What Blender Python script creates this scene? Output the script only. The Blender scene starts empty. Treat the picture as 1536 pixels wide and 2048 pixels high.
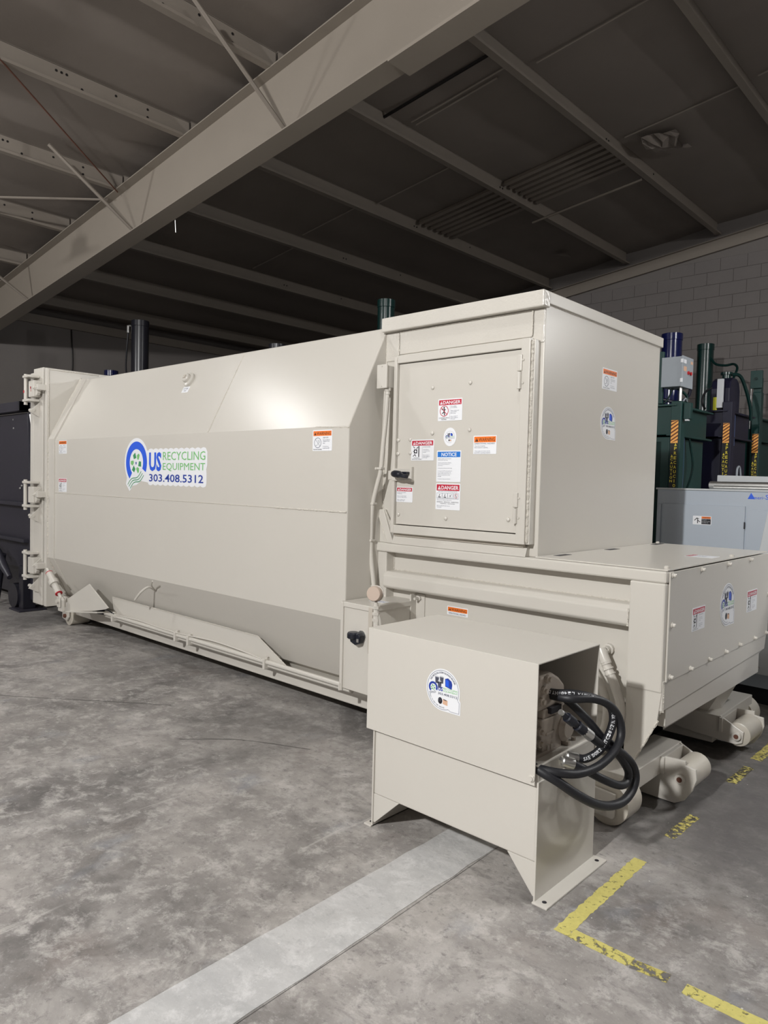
import bpy, bmesh, math, random
from mathutils import Vector, Matrix
random.seed(7)
scn = bpy.context.scene
C = scn.collection
PI = math.pi

# ------------------------------------------------------------------ camera
YAW, PITCH, ROLL, FPX = 0.746, -0.0423, 0.0249, 1438.4
cam_d = bpy.data.cameras.new('camera')
cam = bpy.data.objects.new('camera', cam_d); C.objects.link(cam)
fw = Vector((-math.sin(YAW)*math.cos(PITCH), math.cos(YAW)*math.cos(PITCH), math.sin(PITCH)))
rt = fw.cross(Vector((0, 0, 1))).normalized(); up = rt.cross(fw)
r2 = rt*math.cos(ROLL) + up*math.sin(ROLL); u2 = -rt*math.sin(ROLL) + up*math.cos(ROLL)
cam.matrix_world = Matrix(((r2.x, u2.x, -fw.x, 3.101), (r2.y, u2.y, -fw.y, -3.028), (r2.z, u2.z, -fw.z, 1.55), (0, 0, 0, 1)))
cam_d.sensor_fit = 'VERTICAL'; cam_d.sensor_height = 36.0; cam_d.lens = 36.0*FPX/2048.0
cam_d.clip_start = 0.05; cam_d.clip_end = 100
scn.camera = cam

# ------------------------------------------------------------------ world, exposure, lamps
scn.view_settings.view_transform = 'Standard'
scn.view_settings.look = 'None'
scn.view_settings.gamma = 1.0
scn.view_settings.use_curve_mapping = False
scn.view_settings.exposure = 0.0
w = bpy.data.worlds.new('world'); scn.world = w; w.use_nodes = True
w.node_tree.nodes['Background'].inputs[0].default_value = (0.05, 0.055, 0.065, 1)
w.node_tree.nodes['Background'].inputs[1].default_value = 0.3
LAMPS = [(-3.9, -1.35, 4.35, 70), (1.55, -0.95, 4.75, 60), (2.0, -7.0, 4.5, 1950),
         (-7.0, -4.0, 3.9, 330), (5.0, 3.6, 5.0, 300), (4.4, 4.4, 3.4, 190)]  # this row: unseen fill lamps, added to balance the brightness
for lx, ly, lz, p in LAMPS:
    ld = bpy.data.lights.new('high_bay_or_fill_light', 'POINT'); ld.energy = p; ld.shadow_soft_size = 0.13
    ld.color = (1.0, 0.99, 0.975)
    lo = bpy.data.objects.new('high_bay_or_fill_light', ld); C.objects.link(lo); lo.location = (lx, ly, lz)

# ------------------------------------------------------------------ materials
def srgb(r, g, b):
    f = lambda c: (c/255/12.92) if c/255 <= 0.04045 else ((c/255+0.055)/1.055)**2.4
    return (f(r), f(g), f(b), 1)
MATS = {}
def mat(name, col, rough=0.5, metal=0.0, coat=0.0, var=0.0, vscale=3.0, bump=0.0, bscale=60.0, spec=0.5, emis=None):
    m = bpy.data.materials.new(name); m.use_nodes = True
    nt = m.node_tree; b = nt.nodes['Principled BSDF']
    c = srgb(*col)
    b.inputs['Base Color'].default_value = c
    b.inputs['Roughness'].default_value = rough; b.inputs['Metallic'].default_value = metal
    b.inputs['Coat Weight'].default_value = coat; b.inputs['Coat Roughness'].default_value = 0.18
    b.inputs['Specular IOR Level'].default_value = spec
    tc = nt.nodes.new('ShaderNodeTexCoord')
    geo = nt.nodes.new('ShaderNodeNewGeometry')
    if var > 0:
        n = nt.nodes.new('ShaderNodeTexNoise'); n.inputs['Scale'].default_value = vscale; n.inputs['Detail'].default_value = 6
        nt.links.new(geo.outputs['Position'], n.inputs['Vector'])
        mx = nt.nodes.new('ShaderNodeMix'); mx.data_type = 'RGBA'
        mx.inputs[6].default_value = tuple(x*(1-var) for x in c[:3])+(1,)
        mx.inputs[7].default_value = tuple(min(1, x*(1+var)) for x in c[:3])+(1,)
        nt.links.new(n.outputs['Fac'], mx.inputs[0]); nt.links.new(mx.outputs[2], b.inputs['Base Color'])
    if bump > 0:
        n2 = nt.nodes.new('ShaderNodeTexNoise'); n2.inputs['Scale'].default_value = bscale; n2.inputs['Detail'].default_value = 4
        nt.links.new(geo.outputs['Position'], n2.inputs['Vector'])
        bp = nt.nodes.new('ShaderNodeBump'); bp.inputs['Strength'].default_value = bump; bp.inputs['Distance'].default_value = 0.01
        nt.links.new(n2.outputs['Fac'], bp.inputs['Height']); nt.links.new(bp.outputs['Normal'], b.inputs['Normal'])
    MATS[name] = m
    return m
PAINT = (203, 199, 191)
mat('beige', PAINT, 0.3, var=0.03, vscale=1.2, bump=0.012, bscale=9)
mat('beige_rough', PAINT, 0.2, var=0.05, vscale=6, bump=0.25, bscale=55)
mat('beige_weld', (212, 207, 197), 0.28, bump=0.9, bscale=120)
mat('beige_dull', (190, 183, 172), 0.5, var=0.06, vscale=5, bump=0.03)
mat('pump_paint', (165, 155, 143), 0.42, var=0.08, vscale=12)
mat('gauge_paint', (196, 178, 164), 0.35)
mat('roller', (194, 188, 176), 0.36, var=0.1, vscale=9)
mat('rust', (98, 62, 48), 0.8, var=0.25, vscale=30)
mat('rubber', (24, 25, 30), 0.5, var=0.15, vscale=40, bump=0.06, bscale=150)
mat('black_plastic', (22, 25, 36), 0.35)
mat('steel', (214, 214, 212), 0.4, metal=1.0, var=0.1, vscale=40)
mat('white', (236, 238, 242), 0.35)
mat('danger_red', (190, 38, 62), 0.4)
mat('warn_orange', (240, 122, 40), 0.4)
mat('notice_blue', (40, 118, 205), 0.4)
mat('ink', (28, 26, 34), 0.5)
mat('ink_grey', (96, 100, 118), 0.5)
mat('logo_blue', (38, 92, 222), 0.4)
mat('logo_navy', (34, 62, 158), 0.4)
mat('logo_green', (122, 194, 118), 0.4)
mat('logo_dark_green', (62, 148, 96), 0.4)
mat('cardboard', (218, 178, 150), 0.6)
mat('green_paint', (20, 58, 55), 0.4, var=0.1, vscale=4, bump=0.02)
mat('dark_green', (10, 42, 40), 0.25, var=0.1, vscale=4)
mat('navy_paint', (25, 25, 46), 0.4, var=0.1, vscale=4)
mat('navy_gloss', (16, 24, 72), 0.2)
mat('grey_enclosure', (158, 165, 172), 0.45, var=0.03)
mat('cabinet_grey', (176, 185, 196), 0.42, var=0.03, vscale=2)
mat('pale_grey', (196, 200, 203), 0.45, var=0.03, vscale=2)
mat('black_steel', (44, 43, 52), 0.45, var=0.12, vscale=5, bump=0.04)
mat('dark_steel', (30, 30, 38), 0.3, var=0.1)
mat('caution_yellow', (226, 208, 66), 0.5)
mat('caution_black', (24, 22, 22), 0.5)
mat('caution_orange', (255, 186, 96), 0.5)
mat('caution_brown', (110, 42, 14), 0.5)
mat('yellow_tag', (200, 200, 60), 0.5)
mat('paper', (205, 208, 212), 0.6)
mat('blue_steel', (70, 92, 136), 0.35)
mat('red_plastic', (190, 30, 34), 0.35)
mat('beam_paint', (134, 126, 116), 0.6, var=0.05, vscale=3)
mat('purlin_paint', (126, 118, 109), 0.6, var=0.08, vscale=3)
mat('insulation', (118, 110, 103), 0.75, var=0.14, vscale=1.3, bump=0.25, bscale=7)
mat('seam_tape', (150, 142, 132), 0.7)
mat('roof_metal', (128, 119, 110), 0.5, var=0.1)
mat('block_paint', (110, 105, 103), 0.7, var=0.1, vscale=2.5, bump=0.12, bscale=90)
mat('wall_paint', (112, 107, 104), 0.75, var=0.12, vscale=1.5, bump=0.1, bscale=60)
mat('cap_white', (200, 200, 200), 0.5)
mat('red_mark', (186, 34, 48), 0.5)

def floor_material(name, base, dark, light, stain=True):
    m = bpy.data.materials.new(name); m.use_nodes = True
    nt = m.node_tree; b = nt.nodes['Principled BSDF']; L = nt.links.new
    geo = nt.nodes.new('ShaderNodeNewGeometry')
    def noise(sc, det, rough=0.6, stretch=None, dist=0.0):
        n = nt.nodes.new('ShaderNodeTexNoise'); n.inputs['Scale'].default_value = sc; n.inputs['Detail'].default_value = det
        n.inputs['Roughness'].default_value = rough; n.inputs['Distortion'].default_value = dist
        if stretch:
            mp = nt.nodes.new('ShaderNodeMapping'); mp.inputs['Scale'].default_value = stretch[:3]; mp.inputs['Rotation'].default_value = (0, 0, stretch[3])
            L(geo.outputs['Position'], mp.inputs['Vector']); L(mp.outputs['Vector'], n.inputs['Vector'])
        else:
            L(geo.outputs['Position'], n.inputs['Vector'])
        return n
    def ramp(n, p0, p1, inv=False):
        r = nt.nodes.new('ShaderNodeValToRGB'); r.color_ramp.elements[0].position = p0; r.color_ramp.elements[1].position = p1
        if inv:
            r.color_ramp.elements[0].color = (1, 1, 1, 1); r.color_ramp.elements[1].color = (0, 0, 0, 1)
        L(n.outputs['Fac'], r.inputs['Fac']); return r
    def mix(fac, a, c2, k=1.0):
        mx = nt.nodes.new('ShaderNodeMix'); mx.data_type = 'RGBA'
        if k != 1.0:
            mu = nt.nodes.new('ShaderNodeMath'); mu.operation = 'MULTIPLY'; mu.inputs[1].default_value = k
            L(fac, mu.inputs[0]); L(mu.outputs[0], mx.inputs[0])
        else: L(fac, mx.inputs[0])
        if isinstance(a, tuple): mx.inputs[6].default_value = a
        else: L(a, mx.inputs[6])
        if isinstance(c2, tuple): mx.inputs[7].default_value = c2
        else: L(c2, mx.inputs[7])
        return mx.outputs[2]
    col = mix(ramp(noise(0.9, 8, 0.65), 0.35, 0.68).outputs['Color'], srgb(*dark), srgb(*base))
    col = mix(ramp(noise(3.2, 10, 0.7, dist=0.6), 0.5, 0.72).outputs['Color'], col, srgb(*light), 0.55)
    col = mix(ramp(noise(2.2, 8, 0.7, (1, 3.5, 1, 0.5)), 0.52, 0.75).outputs['Color'], col, srgb(*dark), 0.6)
    if stain:
        col = mix(ramp(noise(1.3, 6, 0.6), 0.58, 0.75).outputs['Color'], col, srgb(128, 114, 106), 0.5)
        col = mix(ramp(noise(1.7, 6, 0.6, (1.6, 1, 1, 1.1)), 0.6, 0.75).outputs['Color'], col, srgb(136, 144, 156), 0.5)
    col = mix(ramp(noise(9, 9, 0.78, dist=0.3), 0.5, 0.63).outputs['Color'], col, srgb(*light), 0.65)
    col = mix(ramp(noise(6, 9, 0.75, (1, 2.2, 1, 0.9)), 0.55, 0.7).outputs['Color'], col, srgb(*dark), 0.6)
    col = mix(ramp(noise(26, 8, 0.75), 0.32, 0.46, True).outputs['Color'], col, srgb(*dark), 0.75)
    col = mix(ramp(noise(70, 6, 0.75), 0.6, 0.7).outputs['Color'], col, srgb(*light), 0.7)
    col = mix(ramp(noise(1.1, 5, 0.6, (14, 0.7, 1, 0.55)), 0.66, 0.72).outputs['Color'], col, srgb(*light), 0.45)
    col = mix(ramp(noise(1.0, 5, 0.6, (0.6, 16, 1, 0.25)), 0.68, 0.74).outputs['Color'], col, srgb(*dark), 0.5)
    if stain:                                                   # oily grime by the rollers and shade beside the machine, both painted dark
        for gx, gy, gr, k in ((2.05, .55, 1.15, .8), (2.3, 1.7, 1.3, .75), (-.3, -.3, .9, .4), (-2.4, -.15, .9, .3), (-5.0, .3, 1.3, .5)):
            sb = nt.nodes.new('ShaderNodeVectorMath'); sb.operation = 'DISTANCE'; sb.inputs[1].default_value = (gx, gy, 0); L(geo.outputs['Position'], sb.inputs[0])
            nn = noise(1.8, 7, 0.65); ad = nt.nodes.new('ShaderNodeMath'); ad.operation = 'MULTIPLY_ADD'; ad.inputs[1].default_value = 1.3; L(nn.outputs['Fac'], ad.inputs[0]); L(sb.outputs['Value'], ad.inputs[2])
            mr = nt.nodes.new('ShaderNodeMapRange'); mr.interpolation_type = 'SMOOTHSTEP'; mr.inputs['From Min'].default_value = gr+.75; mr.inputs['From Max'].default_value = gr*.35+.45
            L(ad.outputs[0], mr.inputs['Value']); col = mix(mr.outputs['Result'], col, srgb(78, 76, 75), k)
    vo = nt.nodes.new('ShaderNodeTexVoronoi'); vo.inputs['Scale'].default_value = 9; L(geo.outputs['Position'], vo.inputs['Vector'])
    rv = nt.nodes.new('ShaderNodeValToRGB'); rv.color_ramp.elements[0].position = 0.02; rv.color_ramp.elements[1].position = 0.035
    rv.color_ramp.elements[0].color = (1, 1, 1, 1); rv.color_ramp.elements[1].color = (0, 0, 0, 1); L(vo.outputs['Distance'], rv.inputs['Fac'])
    col = mix(rv.outputs['Color'], col, srgb(225, 222, 215), 0.8)
    L(col, b.inputs['Base Color'])
    rr = nt.nodes.new('ShaderNodeMapRange'); rr.inputs['To Min'].default_value = 0.42; rr.inputs['To Max'].default_value = 0.75
    L(noise(4, 6).outputs['Fac'], rr.inputs['Value']); L(rr.outputs['Result'], b.inputs['Roughness'])
    bp = nt.nodes.new('ShaderNodeBump'); bp.inputs['Strength'].default_value = 0.25; bp.inputs['Distance'].default_value = 0.01
    L(noise(35, 8, 0.7).outputs['Fac'], bp.inputs['Height']); L(bp.outputs['Normal'], b.inputs['Normal'])
    MATS[name] = m
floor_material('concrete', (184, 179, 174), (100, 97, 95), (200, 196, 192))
floor_material('pale_concrete', (204, 203, 201), (168, 168, 168), (218, 217, 216), False)

def worn_paint(name, colr, lo=0.40, hi=0.46):
    m = bpy.data.materials.new(name); m.use_nodes = True; nt = m.node_tree; b = nt.nodes['Principled BSDF']; L = nt.links.new
    geo = nt.nodes.new('ShaderNodeNewGeometry')
    n = nt.nodes.new('ShaderNodeTexNoise'); n.inputs['Scale'].default_value = 42; n.inputs['Detail'].default_value = 9; n.inputs['Roughness'].default_value = 0.65
    n3 = nt.nodes.new('ShaderNodeTexNoise'); n3.inputs['Scale'].default_value = 3.0; n3.inputs['Detail'].default_value = 2
    L(geo.outputs['Position'], n.inputs['Vector']); L(geo.outputs['Position'], n3.inputs['Vector'])
    ad = nt.nodes.new('ShaderNodeMath'); ad.operation = 'ADD'; ms = nt.nodes.new('ShaderNodeMath'); ms.operation = 'MULTIPLY'; ms.inputs[1].default_value = 0.35
    L(n3.outputs['Fac'], ms.inputs[0]); L(n.outputs['Fac'], ad.inputs[0]); L(ms.outputs[0], ad.inputs[1])
    r = nt.nodes.new('ShaderNodeMapRange'); r.inputs['From Min'].default_value = lo+0.17; r.inputs['From Max'].default_value = hi+0.17
    L(ad.outputs[0], r.inputs['Value']); L(r.outputs['Result'], b.inputs['Alpha'])
    n2 = nt.nodes.new('ShaderNodeTexNoise'); n2.inputs['Scale'].default_value = 60; L(geo.outputs['Position'], n2.inputs['Vector'])
    mx = nt.nodes.new('ShaderNodeMix'); mx.data_type = 'RGBA'; c = srgb(*colr); mx.inputs[6].default_value = tuple(x*0.75 for x in c[:3])+(1,); mx.inputs[7].default_value = c
    L(n2.outputs['Fac'], mx.inputs[0]); L(mx.outputs[2], b.inputs['Base Color']); b.inputs['Roughness'].default_value = 0.6
    MATS[name] = m
worn_paint('worn_yellow', (218, 208, 122), .38, .44)
worn_paint('worn_yellow_heavy', (208, 196, 112), 0.49, 0.54)

# ------------------------------------------------------------------ mesh helpers
ORI = {}
class MB:
    def __init__(s): s.v = []; s.f = []; s.m = []
    def add(s, vs, fs, mi=0):
        o = len(s.v); s.v += [tuple(x) for x in vs]
        for f in fs: s.f.append([i+o for i in f]); s.m.append(mi)
        return s
    def box(s, x0, x1, y0, y1, z0, z1, mi=0):
        return s.add([(x0,y0,z0),(x1,y0,z0),(x1,y1,z0),(x0,y1,z0),(x0,y0,z1),(x1,y0,z1),(x1,y1,z1),(x0,y1,z1)],
                     [(0,3,2,1),(4,5,6,7),(0,1,5,4),(1,2,6,5),(2,3,7,6),(3,0,4,7)], mi)
    def prism(s, poly, ax, a, b, mi=0):
        def P(p, d):
            return (d, p[0], p[1]) if ax == 'x' else (p[0], d, p[1]) if ax == 'y' else (p[0], p[1], d)
        n = len(poly)
        vs = [P(p, a) for p in poly]+[P(p, b) for p in poly]
        fs = [tuple(range(n)), tuple(range(2*n-1, n-1, -1))]+[(i, (i+1) % n, n+(i+1) % n, n+i) for i in range(n)]
        return s.add(vs, fs, mi)
    def hull(s, a, b, mi=0):
        n = len(a)
        return s.add(list(a)+list(b), [tuple(range(n)), tuple(range(2*n-1, n-1, -1))]+[(i, (i+1) % n, n+(i+1) % n, n+i) for i in range(n)], mi)
    def tube(s, pts, r, n=10, mi=0):
        pts = [Vector(p) for p in pts]; rings = []
        t0 = (pts[1]-pts[0]).normalized()
        nrm = t0.orthogonal().normalized()
        vs = []
        for i, p in enumerate(pts):
            t = (pts[min(i+1, len(pts)-1)]-pts[max(i-1, 0)]).normalized()
            nrm = (nrm-t*nrm.dot(t)).normalized(); bn = t.cross(nrm)
            rr = r[i] if isinstance(r, (list, tuple)) else r
            vs += [p+nrm*math.cos(2*PI*k/n)*rr+bn*math.sin(2*PI*k/n)*rr for k in range(n)]
        fs = []
        for i in range(len(pts)-1):
            for k in range(n): fs.append((i*n+k, i*n+(k+1) % n, (i+1)*n+(k+1) % n, (i+1)*n+k))
        e = (len(pts)-1)*n
        fs += [tuple(range(n-1, -1, -1)), tuple(range(e, e+n))]
        return s.add(vs, fs, mi)
    def cyl(s, p0, p1, r, r1=None, n=20, mi=0):
        return s.tube([p0, p1], [r, r if r1 is None else r1], n, mi)
    def lathe(s, prof, o, axis, n=20, mi=0):
        a = Vector(axis).normalized(); o = Vector(o)
        return s.tube2([(o+a*h, r) for r, h in prof], a, n, mi)
    def tube2(s, pr, a, n, mi=0):
        u = a.orthogonal().normalized(); b = a.cross(u); vs = []; fs = []
        for p, r in pr:
            vs += [p+u*math.cos(2*PI*k/n)*max(r, 1e-5)+b*math.sin(2*PI*k/n)*max(r, 1e-5) for k in range(n)]
        for i in range(len(pr)-1):
            for k in range(n): fs.append((i*n+k, i*n+(k+1) % n, (i+1)*n+(k+1) % n, (i+1)*n+k))
        e = (len(pr)-1)*n
        fs += [tuple(range(n-1, -1, -1)), tuple(range(e, e+n))]
        return s.add(vs, fs, mi)
    def build(s, name, mats, parent=None, bevel=0.0, smooth=False, seg=2, origin=None):
        if isinstance(mats, str): mats = [mats]
        vs = [Vector(p) for p in s.v]
        if origin is None:
            lo = [min(p[i] for p in vs) for i in range(3)]; hi = [max(p[i] for p in vs) for i in range(3)]
            o = Vector([(lo[i]+hi[i])/2 for i in range(3)])
        else: o = Vector(origin)
        me = bpy.data.meshes.new(name); me.from_pydata([p-o for p in vs], [], s.f)
        for mm in mats: me.materials.append(MATS[mm])
        me.polygons.foreach_set('material_index', s.m)
        bm = bmesh.new(); bm.from_mesh(me)
        bmesh.ops.recalc_face_normals(bm, faces=bm.faces)
        if bevel > 0:
            es = [e for e in bm.edges if len(e.link_faces) == 2 and e.calc_face_angle(0) > 0.5]
            bmesh.ops.bevel(bm, geom=es, offset=bevel, segments=seg, affect='EDGES', clamp_overlap=True, profile=0.5)
        bm.to_mesh(me); bm.free()
        if smooth:
            me.polygons.foreach_set('use_smooth', [True]*len(me.polygons))
            try: me.set_sharp_from_angle(angle=0.6)
            except Exception: pass
        ob = bpy.data.objects.new(name, me); C.objects.link(ob)
        ORI[ob.name] = o
        if parent:
            ob.parent = parent; ob.location = o-ORI[parent.name]
        else: ob.location = o
        return ob
def empty(name, loc):
    o = bpy.data.objects.new(name, None); C.objects.link(o); o.location = loc; o.empty_display_size = 0.1; ORI[o.name] = Vector(loc); return o
def tag(o, label, cat, group=None):
    o['label'] = label; o['category'] = cat
    if group: o['group'] = group
    return o
def struct(o, label=None):
    o['kind'] = 'structure'
    if label: o['label'] = label
    return o
def inst(src, loc, parent, rot=None):
    c = src.copy(); C.objects.link(c); ORI[c.name] = Vector(loc); c.parent = parent
    c.location = Vector(loc)-(ORI[parent.name] if parent else Vector((0, 0, 0)))
    if rot: c.rotation_euler = rot
    return c
def smoothpath(pts, k=8):
    pts = [Vector(p) for p in pts]; out = []
    P = [pts[0]*2-pts[1]]+pts+[pts[-1]*2-pts[-2]]
    for i in range(1, len(P)-2):
        p0, p1, p2, p3 = P[i-1:i+3]
        for j in range(k):
            t = j/k
            out.append(0.5*((2*p1)+(p2-p0)*t+(2*p0-5*p1+4*p2-p3)*t*t+(-p0+3*p1-3*p2+p3)*t**3))
    out.append(pts[-1]); return out
X_, Y_, Z_ = Vector((1,0,0)), Vector((0,1,0)), Vector((0,0,1))

# ------------------------------------------------------------------ lettering and stickers
TXT = {}
def glyphs(body, bold=0.0, spacing=1.0):
    key = (body, bold, spacing)
    if key in TXT: return TXT[key]
    cu = bpy.data.curves.new('lettering', 'FONT'); cu.body = body; cu.resolution_u = 2; cu.offset = bold; cu.space_character = spacing; cu.space_line = 0.9
    ob = bpy.data.objects.new('lettering', cu); C.objects.link(ob)
    dg = bpy.context.evaluated_depsgraph_get(); me = bpy.data.meshes.new_from_object(ob.evaluated_get(dg))
    vs = [(v.co.x, v.co.y) for v in me.vertices]; fs = [tuple(p.vertices) for p in me.polygons]
    bpy.data.objects.remove(ob); bpy.data.curves.remove(cu); bpy.data.meshes.remove(me)
    x0 = min(a for a, b in vs); x1 = max(a for a, b in vs); y0 = min(b for a, b in vs); y1 = max(b for a, b in vs)
    TXT[key] = ([((a-x0)/(x1-x0), (b-y0)/(y1-y0)) for a, b in vs], fs, (x1-x0)/(y1-y0))
    return TXT[key]
class Sticker:
    """flat printed decal: base sheet plus printed layers, laid on a surface given by a corner, a right and an up axis"""
    def __init__(s, O, ex, ey):
        s.O = Vector(O); s.ex = Vector(ex).normalized(); s.ey = Vector(ey).normalized(); s.n = s.ex.cross(s.ey); s.L = {}
    def p(s, x, y, h): return s.O+s.ex*x+s.ey*y+s.n*h
    def layer(s, part): return s.L.setdefault(part, (MB(), []))
    def mi(s, part, m):
        l = s.layer(part)[1]
        if m not in l: l.append(m)
        return l.index(m)
    def poly(s, part, m, pts, h=0.0017):
        s.layer(part)[0].add([s.p(x, y, h) for x, y in pts], [tuple(range(len(pts)))], s.mi(part, m))
    def rect(s, part, m, x0, y0, x1, y1, h=0.0017): s.poly(part, m, [(x0,y0),(x1,y0),(x1,y1),(x0,y1)], h)
    def sheet(s, m, pts, t=0.0012):
        s.layer('sheet')[0].hull([s.p(x, y, 0.0002) for x, y in pts], [s.p(x, y, t) for x, y in pts], s.mi('sheet', m))
    def text(s, m, body, x0, y0, wd, ht, h=0.0022, bold=0.0, part='lettering', keep=False):
        g, fs, asp = glyphs(body, bold)
        if keep: wd = min(wd, asp*ht)
        s.layer(part)[0].add([s.p(x0+a*wd, y0+b*ht, h) for a, b in g], fs, s.mi(part, m))
    def arc(s, part, m, cx, cy, r0, r1, a0, a1, n=32, h=0.0017, sx=1.0):
        for i in range(n):
            t0 = a0+(a1-a0)*i/n; t1 = a0+(a1-a0)*(i+1)/n
            s.poly(part, m, [(cx+sx*r0*math.cos(t0), cy+r0*math.sin(t0)), (cx+sx*r1*math.cos(t0), cy+r1*math.sin(t0)),
                             (cx+sx*r1*math.cos(t1), cy+r1*math.sin(t1)), (cx+sx*r0*math.cos(t1), cy+r0*math.sin(t1))], h)
    def line(s, part, m, pts, wd, h=0.0019):
        for (a, b), (c, d) in zip(pts, pts[1:]):
            l = math.hypot(c-a, d-b) or 1; nx, ny = -(d-b)/l*wd/2, (c-a)/l*wd/2
            s.poly(part, m, [(a+nx,b+ny),(a-nx,b-ny),(c-nx,d-ny),(c+nx,d+ny)], h)
    def finish(s, name, parent, label=None):
        mb, ms = s.L.pop('sheet'); root = mb.build(name, ms, parent)
        if label: root['label'] = label
        for part, (mb, ms) in s.L.items():
            o = mb.build(part, ms, root)
            if name in ('company_seal_sticker', 'caution_strip') and part in ('lettering', 'pictogram', 'hazard_stripes'): o['kind'] = 'stuff'   # print too small to pick apart
        return root
def rrect(w, h, r=0.004, n=3):
    out = []
    for cx, cy, a in ((w-r, r, -PI/2), (w-r, h-r, 0), (r, h-r, PI/2), (r, r, PI)):
        out += [(cx+r*math.cos(a+PI/2*i/n), cy+r*math.sin(a+PI/2*i/n)) for i in range(n+1)]
    return out
def header(s, w, h, m, word, tm, hh, tri=True):
    s.rect('header', m, 0.035*w, h-hh-0.03*w, 0.965*w, h-0.035*w)
    y0 = h-hh-0.03*w+hh*0.16; ht = hh*0.62
    x0 = 0.08*w
    if tri:
        s.poly('lettering', tm, [(x0, y0), (x0+ht*1.05, y0), (x0+ht*0.52, y0+ht)], 0.0022)
        s.rect('header', m, x0+ht*0.46, y0+ht*0.25, x0+ht*0.58, y0+ht*0.7, 0.0027)
        x0 += ht*1.2
    s.text(tm, word, x0, y0, 0.93*w-x0, ht, bold=0.0 if 'W' in word else 0.02)
def lines(s, m, txts, x0, y1, wd, ht, gap=1.55):
    y = y1-ht
    for t in txts:
        if t: s.text(m, t, x0, y, wd, ht, keep=True)
        y -= ht*gap
def sign_fall(parent, O, ex, ey, w=0.178, h=0.13, label=None):
    s = Sticker(O, ex, ey); s.sheet('white', rrect(w, h)); header(s, w, h, 'warn_orange', 'WARNING', 'ink', 0.24*h)
    cx, cy, r = 0.27*w, 0.39*h, 0.25*h
    s.arc('pictogram', 'ink_grey', cx, cy, r*0.9, r, 0, 2*PI); s.line('pictogram', 'ink_grey', [(cx-0.65*r, cy+0.65*r), (cx+0.65*r, cy-0.65*r)], 0.012*w)
    s.poly('pictogram', 'paper', [(cx-.1*r, cy+.6*r), (cx+.5*r, cy+.5*r), (cx+.7*r, cy), (cx+.2*r, cy-.1*r)], 0.0016)
    s.line('pictogram', 'ink_grey', [(cx+.1*r, cy-.1*r), (cx-.2*r, cy-.5*r), (cx-.6*r, cy-.55*r)], 0.01*w)
    s.text('ink', 'FALLING HAZARD', 0.05*w, 0.045*h, 0.44*w, 0.055*h)
    lines(s, 'ink_grey', ['KEEP OFF!'], 0.54*w, 0.66*h, 0.4*w, 0.062*h)
    lines(s, 'ink_grey', ['Do not climb on', 'compactor at any', 'time.', '', 'Serious injury may', 'result from falls.'], 0.54*w, 0.55*h, 0.4*w, 0.05*h)
    return s.finish('warning_sticker', parent, label)
def pictocrush(s, cx, cy, r, m='ink'):
    s.rect('pictogram', m, cx+.35*r, cy-r, cx+.55*r, cy+r); s.rect('pictogram', m, cx-.7*r, cy-.35*r, cx+.05*r, cy+.35*r)
    s.arc('pictogram', 'white', cx-.3*r, cy, 0, .2*r, 0, 2*PI, 10, 0.0021)
    for a in (0.5, 0.0, -0.5): s.line('pictogram', m, [(cx-.9*r, cy+a*r*1.8), (cx-.45*r, cy+a*r*1.1)], .12*r)
    s.line('pictogram', m, [(cx-.5*r, cy-.5*r), (cx-.2*r, cy-.9*r)], .14*r); s.line('pictogram', m, [(cx-.1*r, cy+.5*r), (cx+.3*r, cy+.8*r)], .14*r)
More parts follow.
